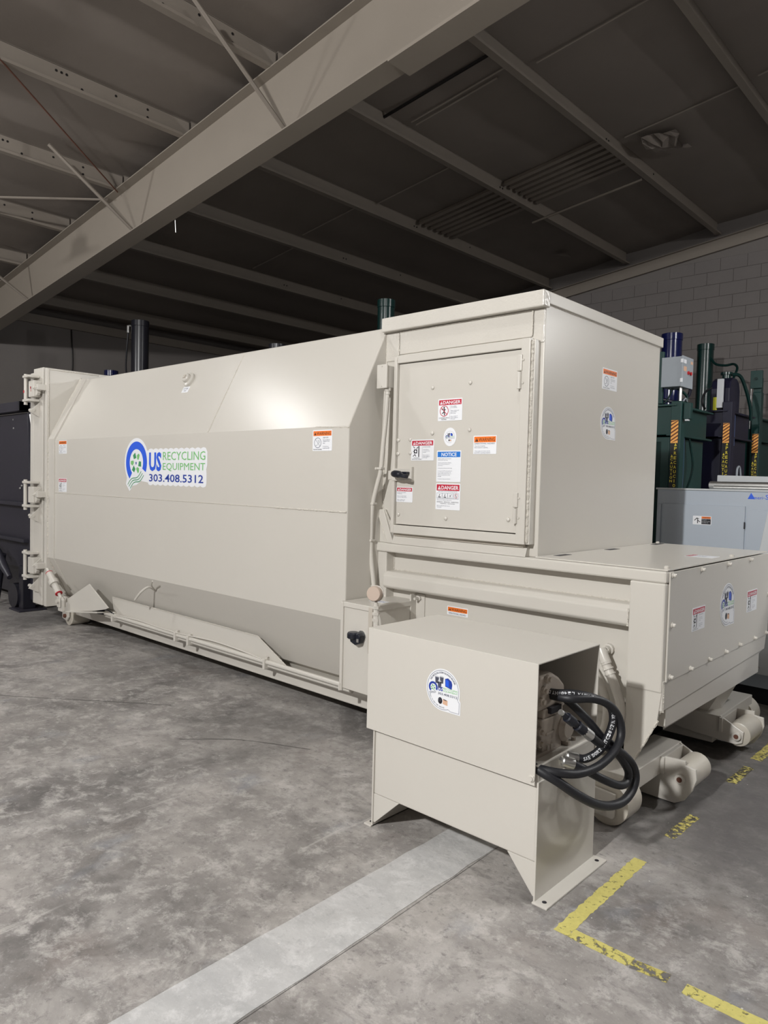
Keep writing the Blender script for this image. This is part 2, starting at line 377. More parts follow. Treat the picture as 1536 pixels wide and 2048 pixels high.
def sign_danger(parent, O, ex, ey, w=0.178, h=0.13, tall=False, label=None, kind='crush'):
    s = Sticker(O, ex, ey); s.sheet('white', rrect(w, h)); header(s, w, h, 'danger_red', 'DANGER', 'white', (0.19 if tall else 0.24)*h)
    if kind == 'crush':
        pictocrush(s, 0.26*w, 0.44*h, 0.19*w)
        s.text('ink', 'CRUSHING', 0.12*w, 0.11*h, 0.26*w, 0.04*h); s.text('ink', 'PINCH POINT HAZARD', 0.05*w, 0.045*h, 0.42*w, 0.04*h)
        tx = ['DO NOT ENTER!', '', 'Keep all body parts', 'out of machine during', 'operation.', '', 'Failure to comply will', 'result in death or', 'serious injury.']
    elif kind == 'enter':
        cx, cy, r = 0.26*w, 0.45*h, 0.25*h
        s.line('pictogram', 'ink', [(cx-.05*r, cy+.7*r), (cx, cy), (cx+.1*r, cy-.8*r)], .2*r); s.line('pictogram', 'ink', [(cx-.6*r, cy+.35*r), (cx, cy+.1*r), (cx+.35*r, cy+.3*r)], .14*r)
        s.line('pictogram', 'ink', [(cx, cy-.05*r), (cx-.45*r, cy-.5*r)], .16*r); s.arc('pictogram', 'ink', cx-.02*r, cy+.62*r, 0, .16*r, 0, 2*PI, 10)
        s.arc('pictogram', 'danger_red', cx, cy, .88*r, r, 0, 2*PI, h=0.002); s.line('pictogram', 'danger_red', [(cx-.65*r, cy+.65*r), (cx+.65*r, cy-.65*r)], .12*r, 0.0024)
        s.text('ink', 'CONFINED SPACE', 0.05*w, 0.11*h, 0.42*w, 0.05*h); s.text('ink', 'HAZARD', 0.15*w, 0.04*h, 0.22*w, 0.05*h)
        tx = ['This machine', 'starts automatically.', '', 'Follow lockout and', 'tagout procedures', 'before entering.', '', 'Failure to comply will', 'result in death or', 'serious injury.']
    else:
        tx = []
    if kind == 'text':
        lines(s, 'ink_grey', ['Disconnect, lockout, tag power', 'and verify release.', '', 'Do not operate unless all panels', 'and doors are in place and secure.', '', 'Failure to comply will result', 'in serious injury or death.'], 0.06*w, 0.66*h, 0.88*w, 0.056*h, 1.4)
    else:
        s.rect('pictogram', 'ink_grey', 0.495*w, 0.06*h, 0.5*w, 0.68*h)
        ht = 0.034*h if tall else 0.042*h
        lines(s, 'ink_grey', tx, 0.53*w, 0.67*h, 0.42*w, ht, 1.55 if not tall else 1.75)
    return s.finish('danger_sticker', parent, label)
def sign_warn_op(parent, O, ex, ey, w, h, label=None, short=False):
    s = Sticker(O, ex, ey); s.sheet('white', rrect(w, h)); header(s, w, h, 'warn_orange', 'WARNING', 'ink', (0.5 if short else 0.32)*h)
    if short: s.text('ink_grey', 'OPERATIONAL HAZARD!', 0.07*w, 0.1*h, 0.85*w, 0.2*h)
    else:
        s.text('ink_grey', 'OPERATIONAL HAZARD!', 0.05*w, 0.53*h, 0.88*w, 0.075*h)
        lines(s, 'ink_grey', ['- Keep clear of opening', '  while compactor is operating.', '', '- Doors, gates and covers must be', '  closed before operating compactor.'], 0.05*w, 0.47*h, 0.88*w, 0.068*h, 1.35)
    return s.finish('warning_sticker', parent, label)
def sign_notice(parent, O, ex, ey, w, h, label=None):
    s = Sticker(O, ex, ey); s.sheet('white', rrect(w, h)); header(s, w, h, 'notice_blue', 'NOTICE', 'white', 0.18*h, False)
    s.L['lettering'] = (MB(), [])
    s.text('white', 'NOTICE', 0.2*w, h-0.185*h, 0.62*w, 0.12*h, bold=0.02)
    lines(s, 'ink_grey', ['Federal law prohibits operation of equipment', 'by persons under 18 years of age.', '', 'Machine may only be loaded and unloaded by', 'persons who have been authorized and', 'properly trained.', '', 'U.S. Department of Labor age restrictions apply.', '', 'The key in the "ON-OFF" control must be turned', 'to the "OFF" position, and removed when this', 'equipment is NOT in operation. The key is to', 'remain in the custody of persons 18 years', 'and older.', '', 'This equipment complies with ANSI Z245.2.'], 0.06*w, 0.75*h, 0.88*w, 0.027*h, 1.6)
    return s.finish('notice_sticker', parent, label)
def sign_multi(parent, O, ex, ey, w, h, label=None):
    s = Sticker(O, ex, ey); s.sheet('white', rrect(w, h)); header(s, w, h, 'danger_red', 'DANGER', 'white', 0.24*h)
    s.text('ink_grey', 'Be aware of the following hazards', 0.12*w, 0.67*h, 0.76*w, 0.04*h)
    for i in range(4):
        x0 = 0.05*w+i*0.225*w; s.line('pictogram', 'ink_grey', [(x0,.42*h),(x0+.215*w,.42*h),(x0+.215*w,.63*h),(x0,.63*h),(x0,.42*h)], 0.006*w)
        cx, cy, r = x0+.108*w, .535*h, .05*w
        if i < 2: s.rect('pictogram', 'ink', cx-r, cy-r*1.2, cx+r, cy-r*.7); s.line('pictogram', 'ink', [(cx-.3*r, cy-.4*r), (cx+.2*r, cy+.9*r)], .4*r)
        if i == 2: s.line('pictogram', 'ink', [(cx-r, cy-r), (cx+r, cy+r)], .2*r); s.line('pictogram', 'ink', [(cx-.7*r, cy+.6*r), (cx+.5*r, cy-r)], .2*r)
        if i == 3: s.line('pictogram', 'ink', [(cx-.4*r, cy+.9*r), (cx+.3*r, cy-.9*r)], .4*r); s.arc('pictogram', 'danger_red', cx, cy, 1.25*r, 1.45*r, 0, 2*PI, 20)
        s.text('ink_grey', ['ENTANGLE', 'CRUSH', 'FALLING', 'DO NOT ENTER'][i], x0+.03*w, .435*h, .15*w, .022*h)
    lines(s, 'ink_grey', ['Follow all Lockout/Tagout procedures before'], .06*w, .385*h, .88*w, .035*h)
    s.text('ink', 'ENTERING - SERVICING - INSPECTING', .06*w, .275*h, .88*w, .035*h); s.text('ink', 'UNJAMMING - MAINTAINING', .2*w, .21*h, .6*w, .035*h)
    lines(s, 'ink_grey', ['Failure to comply will result in death or', 'serious injury.'], .06*w, .165*h, .88*w, .036*h)
    return s.finish('danger_sticker', parent, label)
def recycle_mark(s, cx, cy, r):
    """five chevron pairs round a star"""
    for i in range(3):
        for j, mm in ((0, 'logo_dark_green'), (1, 'logo_green')):
            a = PI/2+i*2*PI/3+(0.42 if j == 0 else -0.42)
            c, d = math.cos(a), math.sin(a); t = (-d, c)
            q = [(-.30, -.26), (-.05, -.30), (.18, 0), (-.05, .30), (-.30, .26)] if j else [(-.24, -.28), (.24, -.2), (.24, .2), (-.24, .28)]
            s.poly('emblem', mm, [(cx+c*r*.72+(c*x+t[0]*y)*r, cy+d*r*.72+(d*x+t[1]*y)*r) for y, x in q], 0.002)
    s.poly('emblem', 'logo_navy', [(cx+math.cos(PI/2+k*PI/5)*(r*.2 if k % 2 == 0 else r*.08), cy+math.sin(PI/2+k*PI/5)*(r*.2 if k % 2 == 0 else r*.08)) for k in range(10)], 0.002)
def waves(s, x0, y0, x1, y1, wd, m, off):
    for k in range(3):
        pts = []
        for i in range(13):
            t = i/12; pts.append((x0+(x1-x0)*t+k*off[0], y0+(y1-y0)*(t+0.16*math.sin(2*PI*t))+k*off[1]))
        s.line('emblem', m, pts, wd)
def logo_big(parent):
    ox, oz = -2.73, 1.415
    s = Sticker((ox, 0, oz), X_, Z_)
    cx, cy = 0.187, 0.243
    pts = []                                                     # outline of the white die-cut sheet
    for i in range(26):
        a = math.radians(-14+i*(206+14)/25); pts.append((cx+.2*math.cos(a), cy+.205*math.sin(a)))
    pts += [(0.03, 0.11), (0.012, 0.06), (0.075, 0.0), (0.1, 0.018), (0.12, 0.045), (0.19, 0.055), (0.25, 0.08)]
    n = 11
    bx0, bx1, by0, by1 = 0.385, 1.225, 0.062, 0.352
    pts2 = [(bx0-.012, by0+.05), (bx0, by0+.008)]
    for i in range(n):
        x = bx0+(bx1-bx0)*(i+.5)/n; hw = (bx1-bx0)/n/2
        pts2 += [(x-hw*.75, by0), (x, by0-.006), (x+hw*.75, by0), (x+hw, by0+.008)]
    pts2 += [(bx1+.005, by0+.03), (bx1+.005, by0+.1), (bx1-.0, by0+.13), (bx1+.012, by0+.16), (bx1+.012, by1-.03)]
    for i in range(n-1, -1, -1):
        x = bx0+(bx1-bx0)*(i+.5)/n; hw = (bx1-bx0)/n/2
        pts2 += [(x+hw*.75, by1), (x, by1+.006), (x-hw*.75, by1), (x-hw, by1-.008)]
    s.sheet('white', pts, .0012); s.sheet('white', pts2, .0010)
    s.sheet('white', [(0.26, 0.09), (0.42, 0.075), (0.42, 0.34), (0.33, 0.34)], .0014)
    s.arc('emblem', 'logo_blue', cx, cy, .112, .176, math.radians(-27), math.radians(231), 40)
    recycle_mark(s, cx-.004, cy-.005, .088)
    waves(s, 0.045, 0.055, 0.27, 0.17, .0075, 'logo_dark_green', (.021, -.016))
    s.text('logo_blue', 'US', .397, .172, .192, .155, bold=.035)
    s.text('logo_green', 'RECYCLING', .612, .262, .6, .066); s.text('logo_green', 'EQUIPMENT', .612, .174, .6, .066)
    s.text('logo_navy', '303.408.5312', .4, .088, .79, .062, bold=.012)
    return s.finish('company_logo_sticker', parent, 'large white sticker reading US RECYCLING EQUIPMENT 303.408.5312')
def logo_round(parent, cen, ex, ey, R, label=None, plain=False):
    """round seal with a square tab at lower right (its code square is left blank)"""
    s = Sticker(Vector(cen), ex, ey)
    def ol(R, c):
        p = [(R*math.cos(math.radians(a)), R*math.sin(math.radians(a))) for a in range(-2, 272, 8)]
        return p
    sq = 1.05*R
    if plain: s.sheet('white', [(R*.86*math.cos(2*PI*i/36), R*math.sin(2*PI*i/36)) for i in range(36)]); k = .68*R
    else:
        o = ol(R, 0); o += [(.14*R, -R), (.14*R, -R), (.42*R, -1.0*R), (sq, -1.0*R), (sq, -.38*R), (R*.98, -.30*R)]
        s.sheet('white', [q for i, q in enumerate(o) if i == 0 or math.hypot(q[0]-o[i-1][0], q[1]-o[i-1][1]) > 1e-4]); k = R
        s.line('border', 'ink_grey', [(.36*R, -.86*R), (.46*R, -.93*R), (.98*R, -.93*R), (.98*R, -.42*R), (.9*R, -.34*R)], .016*R)
    s.arc('border', 'ink_grey', 0, 0, .92*k, .94*k, math.radians(-20), math.radians(292), 44)
    top = 'YOUR RECYCLING SYSTEM SOLUTIONS PROVIDER'
    if not plain:
        for i, ch in enumerate(top):
            if ch == ' ': continue
            a = math.radians(152-i*(124/len(top))); g, fs, asp = glyphs(ch)
            ht = .085*R; wd = min(ht*.8, ht*asp); c, d = math.cos(a), math.sin(a)
            s.layer('lettering')[0].add([s.p(c*.78*R+(d*(x-.5)*wd)+c*y*ht, d*.78*R+(-c*(x-.5)*wd)+d*y*ht, .0022) for x, y in g], fs, s.mi('lettering', 'ink_grey'))
        bot = 'CALL US NOW FOR SERVICE'
        for i, ch in enumerate(bot):
            if ch == ' ': continue
            a = math.radians(205+i*(75/len(bot))); g, fs, asp = glyphs(ch)
            ht = .06*R; wd = min(ht*.8, ht*asp); c, d = math.cos(a), math.sin(a)
            s.layer('lettering')[0].add([s.p(c*.86*R+(-d*(x-.5)*wd)-c*y*ht, d*.86*R+(c*(x-.5)*wd)-d*y*ht, .0022) for x, y in g], fs, s.mi('lettering', 'ink_grey'))
    # pictures: bins, blue press, tyre and carton
    for bx, by in ((-.36, .42), (-.08, .46), (-.2, .22)):
        s.poly('pictogram', 'ink_grey', [(k*(bx-.12), k*(by+.14)), (k*(bx-.09), k*(by-.16)), (k*(bx+.09), k*(by-.16)), (k*(bx+.12), k*(by+.14))], .0018)
        s.poly('pictogram', 'paper', [(k*(bx-.13), k*(by+.14)), (k*(bx+.13), k*(by+.14)), (k*(bx+.08), k*(by+.2)), (k*(bx-.08), k*(by+.2))], .002)
        for q in (-.05, .03): s.rect('pictogram', 'ink', k*(bx+q), k*(by-.14), k*(bx+q+.03), k*(by+.1), .0021)
    s.poly('pictogram', 'logo_navy', [(k*.12, k*.56), (k*.3, k*.62), (k*.5, k*.5), (k*.55, k*.36), (k*.52, k*.12), (k*.14, k*.2)], .0018)
    s.poly('pictogram', 'logo_blue', [(k*.16, k*.54), (k*.34, k*.5), (k*.36, k*.2), (k*.16, k*.24)], .002)
    s.arc('emblem', 'logo_navy', -.58*k, .03*k, .17*k, .27*k, math.radians(-27), math.radians(231), 28)
    recycle_mark(s, -.585*k, .02*k, .135*k); waves(s, -.82*k, -.27*k, -.45*k, -.1*k, .014*k, 'ink_grey', (.03*k, -.03*k))
    s.text('logo_navy', 'US', -.28*k, -.07*k, .28*k, .21*k, bold=.03)
    s.text('logo_green', 'RECYCLING', .04*k, .045*k, .84*k, .09*k); s.text('logo_green', 'EQUIPMENT', .04*k, -.08*k, .84*k, .09*k)
    s.text('ink_grey', '303.408.5312', -.28*k, -.25*k, 1.14*k, .11*k, bold=.01)
    s.arc('pictogram', 'ink', -.14*k, -.53*k, 0, .16*k, 0, 2*PI, 18, .0018, .8); s.arc('pictogram', 'ink_grey', -.17*k, -.5*k, .05*k, .07*k, 0, 2*PI, 14, .002)
    s.poly('pictogram', 'cardboard', [(.02*k, -.42*k), (.3*k, -.45*k), (.3*k, -.7*k), (.02*k, -.66*k)], .0018)
    s.line('pictogram', 'ink', [(.06*k, -.44*k), (.24*k, -.46*k)], .04*k, .002)
    return s.finish('company_seal_sticker', parent, label)

# ================================================================== THE BUILDING
def roofz(x): return 5.45+0.122*(x+2.5)          # underside of the purlins
XW, YW, XE_, YN = -10.9, 9.2, 9.5, -12.5
m = MB(); m.box(XW-.2, XE_+.2, YN-.2, YW+.2, -0.2, 0.0)
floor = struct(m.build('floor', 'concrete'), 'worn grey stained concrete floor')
def fl(name, pts, mt, t=0.0015, z=0.0):
    mm = MB(); mm.prism(pts, 'z', z, z+t); return mm.build(name, mt, floor)
random.seed(3)
def edge(p, q, n, j):
    out = []
    for i in range(n):
        t = i/n; out.append((p[0]+(q[0]-p[0])*t+random.uniform(-j, j), p[1]+(q[1]-p[1])*t+random.uniform(-j, j)*.3))
    return out
strip = edge((1.232, -2.9), (1.185, .0), 26, .004)+edge((1.42, .0), (1.50, -2.9), 26, .006)
st = fl('concrete_patch_strip', strip, 'pale_concrete', 0.002); st['label'] = 'pale concrete patch strip crossing the floor'
# dark joints beside the patch and a few long cracks
def crack(pts, wd):
    mm = MB(); P = smoothpath([(x, y, 0) for x, y in pts], 6); l = []; r = []
    for i, p in enumerate(P):
        t = (P[min(i+1, len(P)-1)]-P[max(i-1, 0)]).normalized(); n = Vector((-t.y, t.x, 0)); k = wd*random.uniform(.4, 1.2)
        l.append(p+n*k); r.append(p-n*k)
    for i in range(len(P)-1):
        q = [l[i], r[i], r[i+1], l[i+1]]; mm.add([(a.x, a.y, .0008) for a in q], [(0, 1, 2, 3)])
    return mm.build('floor_crack', 'caution_black', floor)
crack([(1.23, -2.9), (1.228, -2.0), (1.212, -1.0), (1.19, 0.0)], .0035)
crack([(1.505, -2.9), (1.478, -1.9), (1.462, -1.1), (1.425, 0.0)], .001)
crack([(-3.6, -1.9), (-2.9, -1.62), (-2.2, -1.2), (-1.6, -.75), (-1.2, -.45)], .003)
crack([(-.6, -.75), (-.35, -.5), (.05, -.3)], .003)
# yellow floor lines, worn through
random.seed(5)
def paint(p, q, wd, mt='worn_yellow', j=.0035):
    d = Vector((q[0]-p[0], q[1]-p[1])).normalized(); n = Vector((-d.y, d.x))*wd/2
    a = edge((p[0]+n.x, p[1]+n.y), (q[0]+n.x, q[1]+n.y), 46, j)+[(q[0]+n.x, q[1]+n.y)]
    b = edge((q[0]-n.x, q[1]-n.y), (p[0]-n.x, p[1]-n.y), 46, j)+[(p[0]-n.x, p[1]-n.y)]
    o = fl('yellow_paint_line', a+b, mt, .0012); return o
paint((1.925, -.80), (1.92, -.12), .055)
paint((1.93, .16), (1.935, .46), .05, 'worn_yellow_heavy')
paint((1.93, 1.0), (1.935, 1.3), .055, 'worn_yellow_heavy'); paint((1.93, 1.45), (1.93, 2.6), .06, 'worn_yellow_heavy')
paint((1.955, -.775), (2.17, -.775), .055); paint((2.17, -.78), (2.29, -.765), .05, 'worn_yellow_heavy')
paint((2.34, -.775), (3.1, -.76), .055)

# walls
def wallpoly(y0, y1): return None
m = MB(); m.prism([(XW-.2, 0), (XE_+.2, 0), (XE_+.2, roofz(XE_)+.22), (XW-.2, roofz(XW)+.2)], 'y', YW+.008, YW+.22)
wall_back = struct(m.build('wall_back', 'wall_paint'), 'painted concrete block wall behind the green balers')
m = MB(); m.box(XW-.2, XW, YN, YW, 0, roofz(XW)+.2)
wall_left = struct(m.build('wall_left', 'wall_paint'), 'dark painted far wall at the left')
m = MB(); m.prism([(XW-.2, 0), (XE_+.2, 0), (XE_+.2, roofz(XE_)+.22), (XW-.2, roofz(XW)+.2)], 'y', YN-.2, YN)
struct(m.build('wall_front', 'wall_paint'), 'painted wall on the near side of the hall')
m = MB(); m.box(XE_, XE_+.2, YN, YW, 0, roofz(XE_)+.22)
struct(m.build('wall_right', 'wall_paint'), 'painted wall at the right end of the hall')
# concrete blocks in view on the back wall
BW, BH = 0.406, 0.203
m = MB(); m.box(-BW/2+.002, BW/2-.002, -.004, .02, -BH/2+.002, BH/2-.002)
blk = None; rows = 0; cnt = 0
cand = []
for r in range(7, 28):
    z = r*BH+BH/2
    for k in range(-24, 8):
        x = k*BW+(BW/2 if r % 2 else 0)-.15
        if -4.3 < x < 1.35 and z+BH/2 < roofz(x-BW/2)-.24: cand.append((x, z))
for x, z in cand:
    if blk is None:
        blk = m.build('concrete_block', 'block_paint', wall_back, bevel=.003, seg=1, origin=(0, 0, 0)); blk.location = Vector((x, YW, z))-ORI['wall_back']
    else: inst(blk, (x, YW+random.uniform(-.0015, .0015), z), wall_back)
# sloping ledger at the wall head
def sloped(name, x0, x1, y0, y1, d0, d1, mt, parent=None):
    mm = MB(); mm.prism([(x0, roofz(x0)+d0), (x1, roofz(x1)+d0), (x1, roofz(x1)+d1), (x0, roofz(x0)+d1)], 'y', y0, y1); return mm.build(name, mt, parent)
t1 = sloped('trim_1', XW, XE_, YW-.06, YW-.001, -.25, -.07, 'purlin_paint'); struct(t1, 'sloping steel ledger along the top of the block wall')
sloped('ledger_flange', XW, XE_, YW-.12, YW-.06, -.075, -.065, 'purlin_paint', t1)
m = MB(); m.box(XW+.001, XW+.06, -6, YW-.06, roofz(XW)-.1, roofz(XW)+.06); struct(m.build('trim_2', 'purlin_paint'), 'steel eave strut along the dark left wall')

# ceiling: draped insulation between purlins
PX = [-1.02-1.51*k for k in range(-6, 7)]
m = MB(); xs = []; N = 6
PXs = sorted(PX)
for a, b in zip(PXs, PXs[1:]):
    for i in range(N): xs.append((a+(b-a)*i/N, 0.045*math.sin(PI*i/N)))
xs = [(XW-.1, 0), ]+[q for q in xs if q[0] > XW+.1]+[(PXs[-1], 0), (XE_+.1, 0)]
ys = [YN-.1]+[YN+1+i*0.55 for i in range(40)]; ys = [y for y in ys if y < YW]+[YW+.1]
V = [(x, y, roofz(x)+.205-s*(1-.6*abs(math.sin(y*1.3)))) for x, s in xs for y in ys]
F = [(i*len(ys)+j, i*len(ys)+j+1, (i+1)*len(ys)+j+1, (i+1)*len(ys)+j) for i in range(len(xs)-1) for j in range(len(ys)-1)]
m.add(V, F); ceiling = struct(m.build('ceiling', 'insulation', smooth=True), 'dark sloping roof underside with dusty brown insulation')
# roof deck above the insulation
m = MB(); m.prism([(XW-.3, roofz(XW)+.26), (XE_+.3, roofz(XE_)+.26), (XE_+.3, roofz(XE_)+.32), (XW-.3, roofz(XW)+.32)], 'y', YN-.2, YW+.2); m.build('roof_deck', 'roof_metal', ceiling)
def purlin(x, y0, y1, dx=0):
    mm = MB(); z = roofz(x)
    mm.box(x-.004, x+.004, y0, y1, z, z+.2); mm.box(x-.004, x+.075, y0, y1, z-.006, z+.004); mm.box(x-.075, x+.004, y0, y1, z+.196, z+.204)
    mm.box(x+.067, x+.075, y0, y1, z+.004, z+.022)
    return mm.build('purlin', 'purlin_paint', ceiling)
for x in PX:
    if XW < x < XE_-.2:
        purlin(x, 1.41, YW-.07); purlin(x-.03, YN+.1, 1.40)
# bolt holes on purlin webs near the frame
m = MB(); m.cyl((0, 0, 0), (.006, 0, 0), .012, n=8)
hole = None
for x in PX[6:11]:
    for yy, dz in ((.9, .06), (.9, .14), (.55, .14), (.2, .06), (.05, .14), (.0, .14), (-.05, .14), (1.95, .06), (1.95, .14), (5.2, .1), (5.26, .1), (6.6, .14)):
        loc = (x+(.004 if yy > 1.3 else -.026), yy, roofz(x)+dz)
        if hole is None: hole = m.build('bolt_hole', 'caution_black', ceiling, origin=(0, 0, 0)); hole.location = Vector(loc)-ORI['ceiling']
        else: inst(hole, loc, ceiling)
# main rafter
RY = 1.40
def rbot(x): return 4.93+0.111*(x+1.02)
xa, xb = XW+.05, XE_-.05
m = MB(); m.prism([(xa, rbot(xa)+.012), (xb, rbot(xb)+.012), (xb, roofz(xb)-.012), (xa, roofz(xa)-.012)], 'y', RY-.006, RY+.006)
rafter = m.build('rafter', 'beam_paint', ceiling); rafter['label'] = 'deep painted steel roof beam crossing the upper left'
m = MB(); m.prism([(xa, rbot(xa)), (xb, rbot(xb)), (xb, rbot(xb)+.014), (xa, rbot(xa)+.014)], 'y', RY-.115, RY+.115); m.build('bottom_flange', 'beam_paint', rafter)
m = MB(); m.prism([(xa, roofz(xa)-.02), (xb, roofz(xb)-.02), (xb, roofz(xb)-.008), (xa, roofz(xa)-.008)], 'y', RY-.115, RY+.115); m.build('top_flange', 'beam_paint', rafter)
m = MB(); m.prism([(-.95, rbot(-.95)-.03), (xb, rbot(xb)-.03), (xb, rbot(xb)-.001), (-.95, rbot(-.95)-.001)], 'y', RY-.135, RY+.135); m.build('splice_plate', 'beam_paint', rafter)
for bx in (-2.3, -5.15, -8.3, 1.0):
    m = MB(); m.box(bx-.02, bx+.02, RY-.1, RY-.006, rbot(bx)+.014, roofz(bx)-.02) if False else m.tube([(bx, RY-.09, rbot(bx)+.03), (bx+.03, .31, roofz(bx)+.02)], .02, 6)
    m.build('flange_brace', 'purlin_paint', rafter)
m = MB(); m.tube([(-5.5, RY-.1, 5.03), (-3.9, -.7, 5.27), (-3.0, -2.2, 5.36)], .008, 6); m.build('brace_cable', 'rust', ceiling)
m = MB(); m.tube([(-5.75, RY-.1, 5.0), (-6.5, .25, 4.9), (-7.2, -.8, 4.8)], .014, 6); m.build('brace_rod', 'purlin_paint', ceiling)
m = MB(); m.tube([(-4.55, 1.53, 4.55), (-4.55, 1.54, 4.40)], .006, 6); m.build('hanging_wire', 'steel', ceiling)
# far bay: pipe, hanging rod, insulation seams, exposed ribbed deck, torn flap
m = MB(); m.tube([(-2.55, 2.9, roofz(-2.55)+.15), (-1.05, 2.92, roofz(-1.05)+.15)], .018, 6); m.build('roof_pipe', 'caution_black', ceiling)
m = MB(); m.tube([(-2.66, 6.26, roofz(-2.66)-.03), (-1.03, 6.27, roofz(-1.03)-.03)], .016, 6); m.build('cross_rod', 'beam_paint', ceiling)
def seam(x0, x1, y):
    mm = MB(); n = 8; pts = []
    mm.prism([(x0, roofz(x0)+.155), (x1, roofz(x1)+.155), (x1, roofz(x1)+.165), (x0, roofz(x0)+.165)], 'y', y-.008, y+.008); return mm.build('insulation_seam', 'seam_tape', ceiling)
for a, b, y in ((-2.4, -1.3, 3.3), (-.9, .42, 5.45), (-.9, .3, 3.4), (-4.0, -2.6, 4.35), (-5.4, -4.2, 4.2), (-3.9, -2.7, 2.4), (-6.9, -5.7, 4.4), (.6, 1.9, 5.4), (-2.4, -1.15, 3.22)): seam(a, b, y)
for a, b in ((-3.95, -2.58), (-2.47, -1.08)):
    for k in range(7):
        y = 5.2+k*.135
        mm = MB(); mm.prism([(y, 0), (y+.075, 0), (y+.055, .05), (y+.02, .05)], 'x', 0, b-a)
        sh = [(a+vx, vy, roofz(a+vx)+.115+vz) for vx, vy, vz in mm.v]; mm.v = sh; mm.build('roof_rib', 'roof_metal', ceiling)
random.seed(11)
m = MB(); nx, ny = 8, 5
V = []
for i in range(nx):
    for j in range(ny):
        x = -.75+i*.055+random.uniform(-.015, .015); y = 5.45+j*.14+i*.03
        V.append((x, y, roofz(x)+.13-.1*abs(math.sin(i*1.7+j*1.1))*(1-abs(j-2)/3)+random.uniform(-.02, .02)))
m.add(V, [(i*ny+j, i*ny+j+1, (i+1)*ny+j+1, (i+1)*ny+j) for i in range(nx-1) for j in range(ny-1)]); m.build('torn_insulation', 'insulation', ceiling)
m = MB(); m.add([(-3.3, 8.0, roofz(-3.3)+.13), (-3.12, 8.05, roofz(-3.1)+.12), (-3.1, 8.25, roofz(-3.1)+.09), (-3.25, 8.2, roofz(-3.2)+.14)], [(0, 1, 2, 3)]); m.build('torn_insulation', 'insulation', ceiling)
m = MB(); m.tube(smoothpath([(XW+.02, 3.1, 4.35), (XW+.03, 3.12, 3.6), (XW+.02, 3.05, 3.2), (XW+.03, 3.1, 2.2)]), .012, 6); m.build('wall_cable', 'caution_black', wall_left)
# unseen caps on cords, added to cut upward light, widest at the back
for lx, ly, lz, p in LAMPS:
    q = 1.1 if ly > 1 else .3
    m = MB(); m.lathe([(.05, .34), (.1, .32), (.12, .2), (q, .17), (q, .16), (.02, .16)], (lx, ly, lz), (0, 0, 1), 24); m.build('light_blocking_cap', 'cap_white', ceiling, smooth=True)
    m = MB(); m.tube([(lx, ly, lz+.34), (lx, ly, roofz(lx)+.05)], .008, 6); m.build('cap_cord', 'caution_black', ceiling)

# ================================================================== COMPACTOR
cp = tag(empty('trash_compactor', (-1.2, 1.08, 0)), 'huge beige self-contained trash compactor with chamfered container and tall charge chamber', 'compactor')
def part(mb, name, mt='beige', bevel=0.006, smooth=False, parent=None): return mb.build(name, mt, parent or cp, bevel=bevel, smooth=smooth)
BODY = [(0, .703), (0, 1.88), (.321, 2.516), (1.84, 2.516), (2.16, 1.88), (2.16, .703), (1.94, .27), (.22, .27)]
shell = part(MB().prism(BODY, 'x', -4.29, 0.0), 'container_shell', bevel=.008)
col = [(y+(.5-.5)*0-(.014 if y < 1 else -.014), z+(.012 if z > 1 else 0)) for y, z in BODY]
part(MB().prism(col, 'x', -4.29, -4.16), 'shell_collar', bevel=.004, parent=shell)
def bead(pts, r=.0055, parent=cp):
    pts = [Vector(p) for p in pts]; P = []
    for a, b in zip(pts, pts[1:]):
        n = max(2, int((b-a).length/.012))
        P += [a+(b-a)*i/n for i in range(n)]
    P.append(pts[-1]); return MB().tube(P, [r*random.uniform(.6, 1.25) for _ in P], 6).build('weld_bead', 'beige_weld', parent)
bead([(-4.15, 0, 1.359), (-.005, 0, 1.359)], .0035, shell); bead([(-.7, -.001, 1.359), (-.005, -.001, 1.359)], .0055, shell)
bead([(-1.49, .0, 1.881), (-1.485, .31, 2.49)], .006, shell)
bead([(-4.285, .312, 2.535), (-4.285, -.014, 1.88), (-4.285, -.014, .70)], .008, shell)
bead([(-4.285, -.014, .70), (-4.285, .2, .27)], .006, shell)
bead([(0, .001, 1.87), (-.3, .001, 1.881)], .004, shell)
# plug and small tag on the upper slope
sn = Vector((0, -.893, .451)); su = Vector((0, .451, .893))
def slope(x, t): return Vector((x, .321*t, 1.88+.636*t))
o = slope(-2.11, .72)
plug = part(MB().lathe([(.062, -.01), (.062, .02), (.05, .028)], o, sn, 24), 'pipe_plug', bevel=0, smooth=True)
MB().lathe([(.04, .02), (.04, .05), (.034, .056)], o, sn, 20).build('plug_rim', 'beige', plug, smooth=True)
m = MB(); q = o+sn*.05; m.box(-.014, .014, -.014, .014, -.004, .014); m.v = [tuple(q+X_*a+su*b+sn*c) for a, b, c in m.v]; m.build('plug_square', 'beige_dull', plug)
s = Sticker(slope(-2.155, .555)-X_*0, X_, su); s.sheet('white', rrect(.095, .055, .004)); s.text('ink_grey', 'LIFT HERE', .015, .03, .065, .012); s.text('ink_grey', 'ONLY', .03, .01, .035, .012); s.finish('small_tag', cp)
